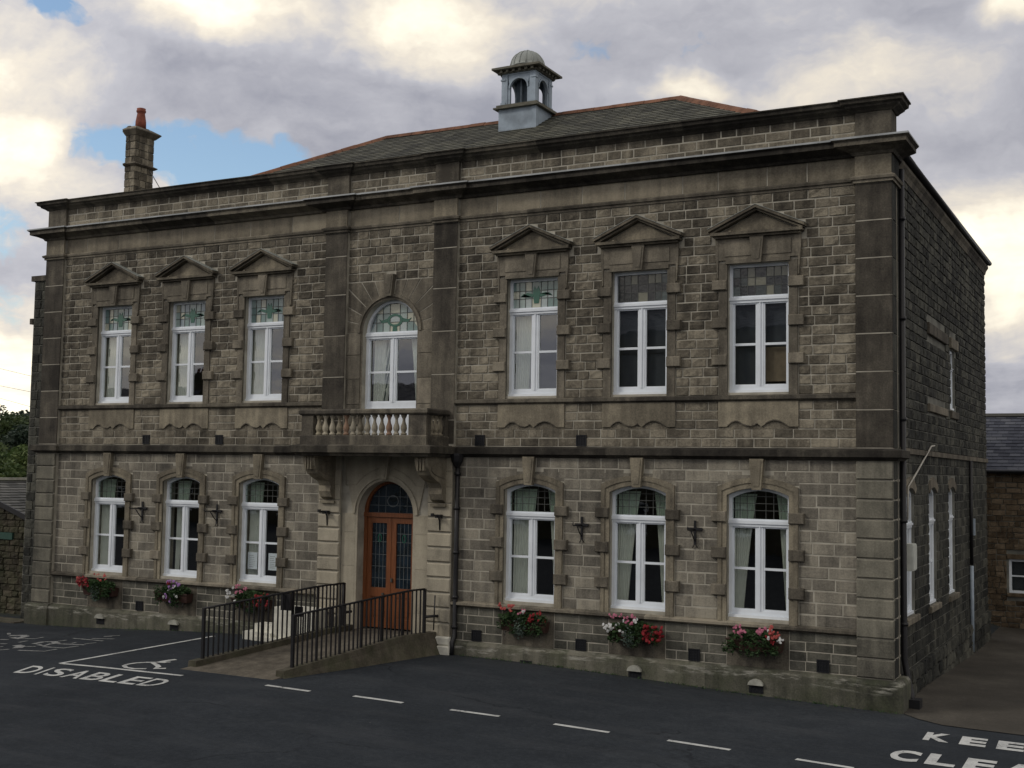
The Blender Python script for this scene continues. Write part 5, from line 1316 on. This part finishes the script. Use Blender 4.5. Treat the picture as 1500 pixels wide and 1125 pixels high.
for k, (x, w_, h_) in enumerate(((-20, 10, 6.6), (-31, 11, 7.4), (-43, 12, 6.4), (-57, 14, 7.6), (-72, 15, 6.6))):
    house(x, -44 - .5 * k, w_, 8, h_, h_ + 2.5, 'two storey stone house over the road, %s left of the tall one' % ('first', 'second', 'third', 'fourth', 'fifth')[k])

# small litter and weeds along the wall foot
b = MB()
for _ in range(260):
    x = random.choice((U(-9.7, -4.2), U(2.0, 10.5), U(2.0, 10.5))); y = -.16 - abs(random.gauss(0, .05)); z = G(x, y); k = random.randint(2, 5)
    for _ in range(k):
        a = U(0, 6.28); hgt = U(.015, .06); b.F([b.V((x, y, z)), b.V((x + .012, y, z)), b.V((x + cos(a) * hgt, y + sin(a) * hgt * .6, z + hgt))], R())
tag(b.build('weeds', 'leaf'), kind='stuff')

# ================================================================== sky, sun, camera
SUN_EL, SUN_AZ = radians(34), radians(-48)                 # light comes from the front left, behind the viewer
sd = Vector((sin(SUN_AZ) * cos(SUN_EL), -cos(SUN_AZ) * cos(SUN_EL), sin(SUN_EL)))     # direction towards the sun
wld = bpy.data.worlds.new('World'); scene.world = wld; wld.use_nodes = True; nt = NT(wld.node_tree)
D = nt.add('ShaderNodeTexCoord').outputs['Generated']
sky = nt.add('ShaderNodeTexSky', sky_type='NISHITA', sun_disc=False)
sky.sun_elevation = SUN_EL; sky.sun_rotation = atan2(sd.x, sd.y); sky.air_density = 1.2; sky.dust_density = .6; sky.ozone_density = 2.0
sx = nt.add('ShaderNodeSeparateXYZ', {0: D})
den = nt.math('ADD', nt.math('MAXIMUM', sx.outputs[2], 0.0), .16)
px = nt.math('DIVIDE', sx.outputs[0], den); py = nt.math('DIVIDE', sx.outputs[1], den)
PV = nt.add('ShaderNodeCombineXYZ', {0: px, 1: py, 2: 0.0}).outputs[0]
warp = nt.add('ShaderNodeTexNoise', {'Vector': D, 'Scale': 7.0, 'Detail': 5.0, 'Roughness': .6}).outputs['Color']
wv = nt.add('ShaderNodeVectorMath', {0: warp, 1: (.5, .5, .5)}, operation='SUBTRACT').outputs[0]
wv = nt.add('ShaderNodeVectorMath', {0: wv, 'Scale': .10}, operation='SCALE').outputs[0]
DW = nt.add('ShaderNodeVectorMath', {0: D, 1: wv}, operation='ADD').outputs[0]
def blob(d, rad, soft):
    """1 inside a soft patch of sky around direction d; rad and soft in degrees; squash = flatter patch"""
    v = Vector(d).normalized()
    dd = nt.add('ShaderNodeVectorMath', {0: DW, 1: tuple(v)}, operation='SUBTRACT').outputs[0]
    dd = nt.add('ShaderNodeVectorMath', {0: dd, 1: (1, 1, 2.1)}, operation='MULTIPLY').outputs[0]
    ln = nt.add('ShaderNodeVectorMath', {0: dd}, operation='LENGTH').outputs['Value']
    mr = nt.add('ShaderNodeMapRange', {0: ln, 1: radians(rad + soft), 2: radians(max(0, rad - soft)), 3: 0.0, 4: 1.0}, interpolation_type='SMOOTHSTEP'); return mr.outputs[0]
def total(items):
    acc = None
    for d, r_, s_, k in items:
        v = nt.math('MULTIPLY', blob(d, r_, s_), k); acc = v if acc is None else nt.math('ADD', acc, v)
    return acc
n1 = nt.noise(PV, .55, 6, .55, .3); n2 = nt.noise(nt.mapping(PV, (1, 1, 1), (7, 3, 1)), .8, 7, .58, .5); n3 = nt.noise(nt.mapping(DW, (1, 1, 2)), 9.0, 5, .6)
n4 = nt.noise(nt.mapping(DW, (1, 1, 1.8), (3, 1, 2)), 24.0, 5, .6)
gap_f = total([((-.655, .715, .241), 3.6, 2.0, .74), ((-.71, .66, .252), 2.3, 1.6, .62), ((-.60, .765, .232), 2.6, 1.8, .6), ((-.765, .62, .172), 2.5, 2, .7), ((-.72, .612, .34), 1.6, 1.2, .8), ((-.302, .895, .327), 1.8, 1.6, .32), ((-.78, .63, .12), 3, 3, .5), ((-.39, .86, .33), 3.2, 3, .4)])
bright = total([((-.76, .61, .222), 3.4, 3.0, .5), ((-.79, .57, .28), 7, 5, .38), ((-.636, .689, .352), 3.2, 2.5, .8), ((-.50, .80, .345), 3.5, 3, .55), ((-.645, .73, .222), 2.5, 2, .6), ((-.314, .9, .302), 1.6, 1.4, .6), ((-.101, .98, .17), 4.5, 3, .75), ((-.1, .985, .118), 3, 2.2, .6), ((-.77, .64, .05), 7, 5, .8), ((-.09, .93, .352), 2.0, 1.5, .8), ((-.17, .935, .30), 4, 3.5, .5), ((-.25, .93, .27), 3, 2.5, .4), ((-.50, -.84, .2), 9, 7, .35), ((-.82, -.56, .12), 9, 8, .35)])
dark = total([((-.585, .752, .292), 8, 6, .42), ((-.09, .99, .075), 5, 4, .5), ((-.45, .85, .26), 8, 6, .3), ((-.2, .93, .30), 5, 5, .25)])
cf = nt.math('SUBTRACT', nt.math('MULTIPLY_ADD', n1, .7, .55), gap_f)
cover = nt.ramp(nt.math('ADD', cf, nt.math('MULTIPLY', nt.math('ADD', nt.math('SUBTRACT', n3, .5), nt.math('SUBTRACT', n4, .5)), .75)), (.24, 0), (.46, 1))
lf = nt.math('SUBTRACT', nt.math('ADD', nt.math('MULTIPLY_ADD', nt.math('SUBTRACT', n2, .5), 1.9, .36), nt.math('MULTIPLY', bright, .75)), nt.math('MULTIPLY', dark, .5))
lf = nt.math('ADD', lf, nt.math('MULTIPLY', nt.math('SUBTRACT', n3, .5), .6))
lf = nt.math('ADD', lf, nt.math('MULTIPLY', nt.math('SUBTRACT', n4, .5), .3))
ccol = nt.ramp(lf, (.0, (.24, .245, .285)), (.33, (.37, .37, .40)), (.6, (.60, .55, .475)), (.95, (.98, .91, .73)))
skyb = nt.mix(1.0, sky.outputs[0], (1, 1, 1), 'MULTIPLY')
bg1 = nt.add('ShaderNodeBackground', {'Color': skyb, 'Strength': .15})
# clouds facing the low sun (behind the viewer) are brighter than those over the hall
sunward = nt.add('ShaderNodeVectorMath', {0: D, 1: tuple(sd)}, operation='DOT_PRODUCT').outputs['Value']
boost = nt.add('ShaderNodeMapRange', {0: sunward, 1: -.2, 2: .9, 3: 1.40, 4: 1.8}, interpolation_type='SMOOTHSTEP').outputs[0]
bg2 = nt.add('ShaderNodeBackground', {'Color': ccol, 'Strength': boost})
mx = nt.add('ShaderNodeMixShader', {0: cover, 1: bg1.outputs[0], 2: bg2.outputs[0]})
o = nt.add('ShaderNodeOutputWorld'); nt.l.new(mx.outputs[0], o.inputs[0])
sun = bpy.data.lights.new('sun', 'SUN'); sun.energy = 1.0; sun.angle = radians(12); sun.color = (1, .93, .82)
so = bpy.data.objects.new('sun', sun); col.objects.link(so); so.rotation_euler = sd.to_track_quat('Z', 'Y').to_euler(); so.location = (0, -10, 30)

cam = bpy.data.cameras.new('camera'); co = bpy.data.objects.new('camera', cam); col.objects.link(co); scene.camera = co
yaw, pit, rol = map(radians, (27.962, 4.111, .914))
fw = Vector((-sin(yaw) * cos(pit), cos(yaw) * cos(pit), sin(pit))); rt = Vector((cos(yaw), sin(yaw), 0)); up = rt.cross(fw)
rt2 = rt * cos(rol) + up * sin(rol); up2 = -rt * sin(rol) + up * cos(rol)
mt = Matrix((rt2, up2, -fw)).transposed().to_4x4(); mt.translation = Vector((14.489, -21.695, 3.957)); co.matrix_world = mt
cam.sensor_width = 36; cam.lens = 1788.347 / 1500 * 36; cam.clip_start = .1; cam.clip_end = 3000
scene.view_settings.view_transform = 'Standard'; scene.view_settings.look = 'None'; scene.view_settings.gamma = 1; scene.view_settings.use_curve_mapping = False
scene.view_settings.exposure = 0.0
scene.render.engine = 'CYCLES'
scene.cycles.max_bounces = 6; scene.cycles.transparent_max_bounces = 12; scene.cycles.use_denoising = True
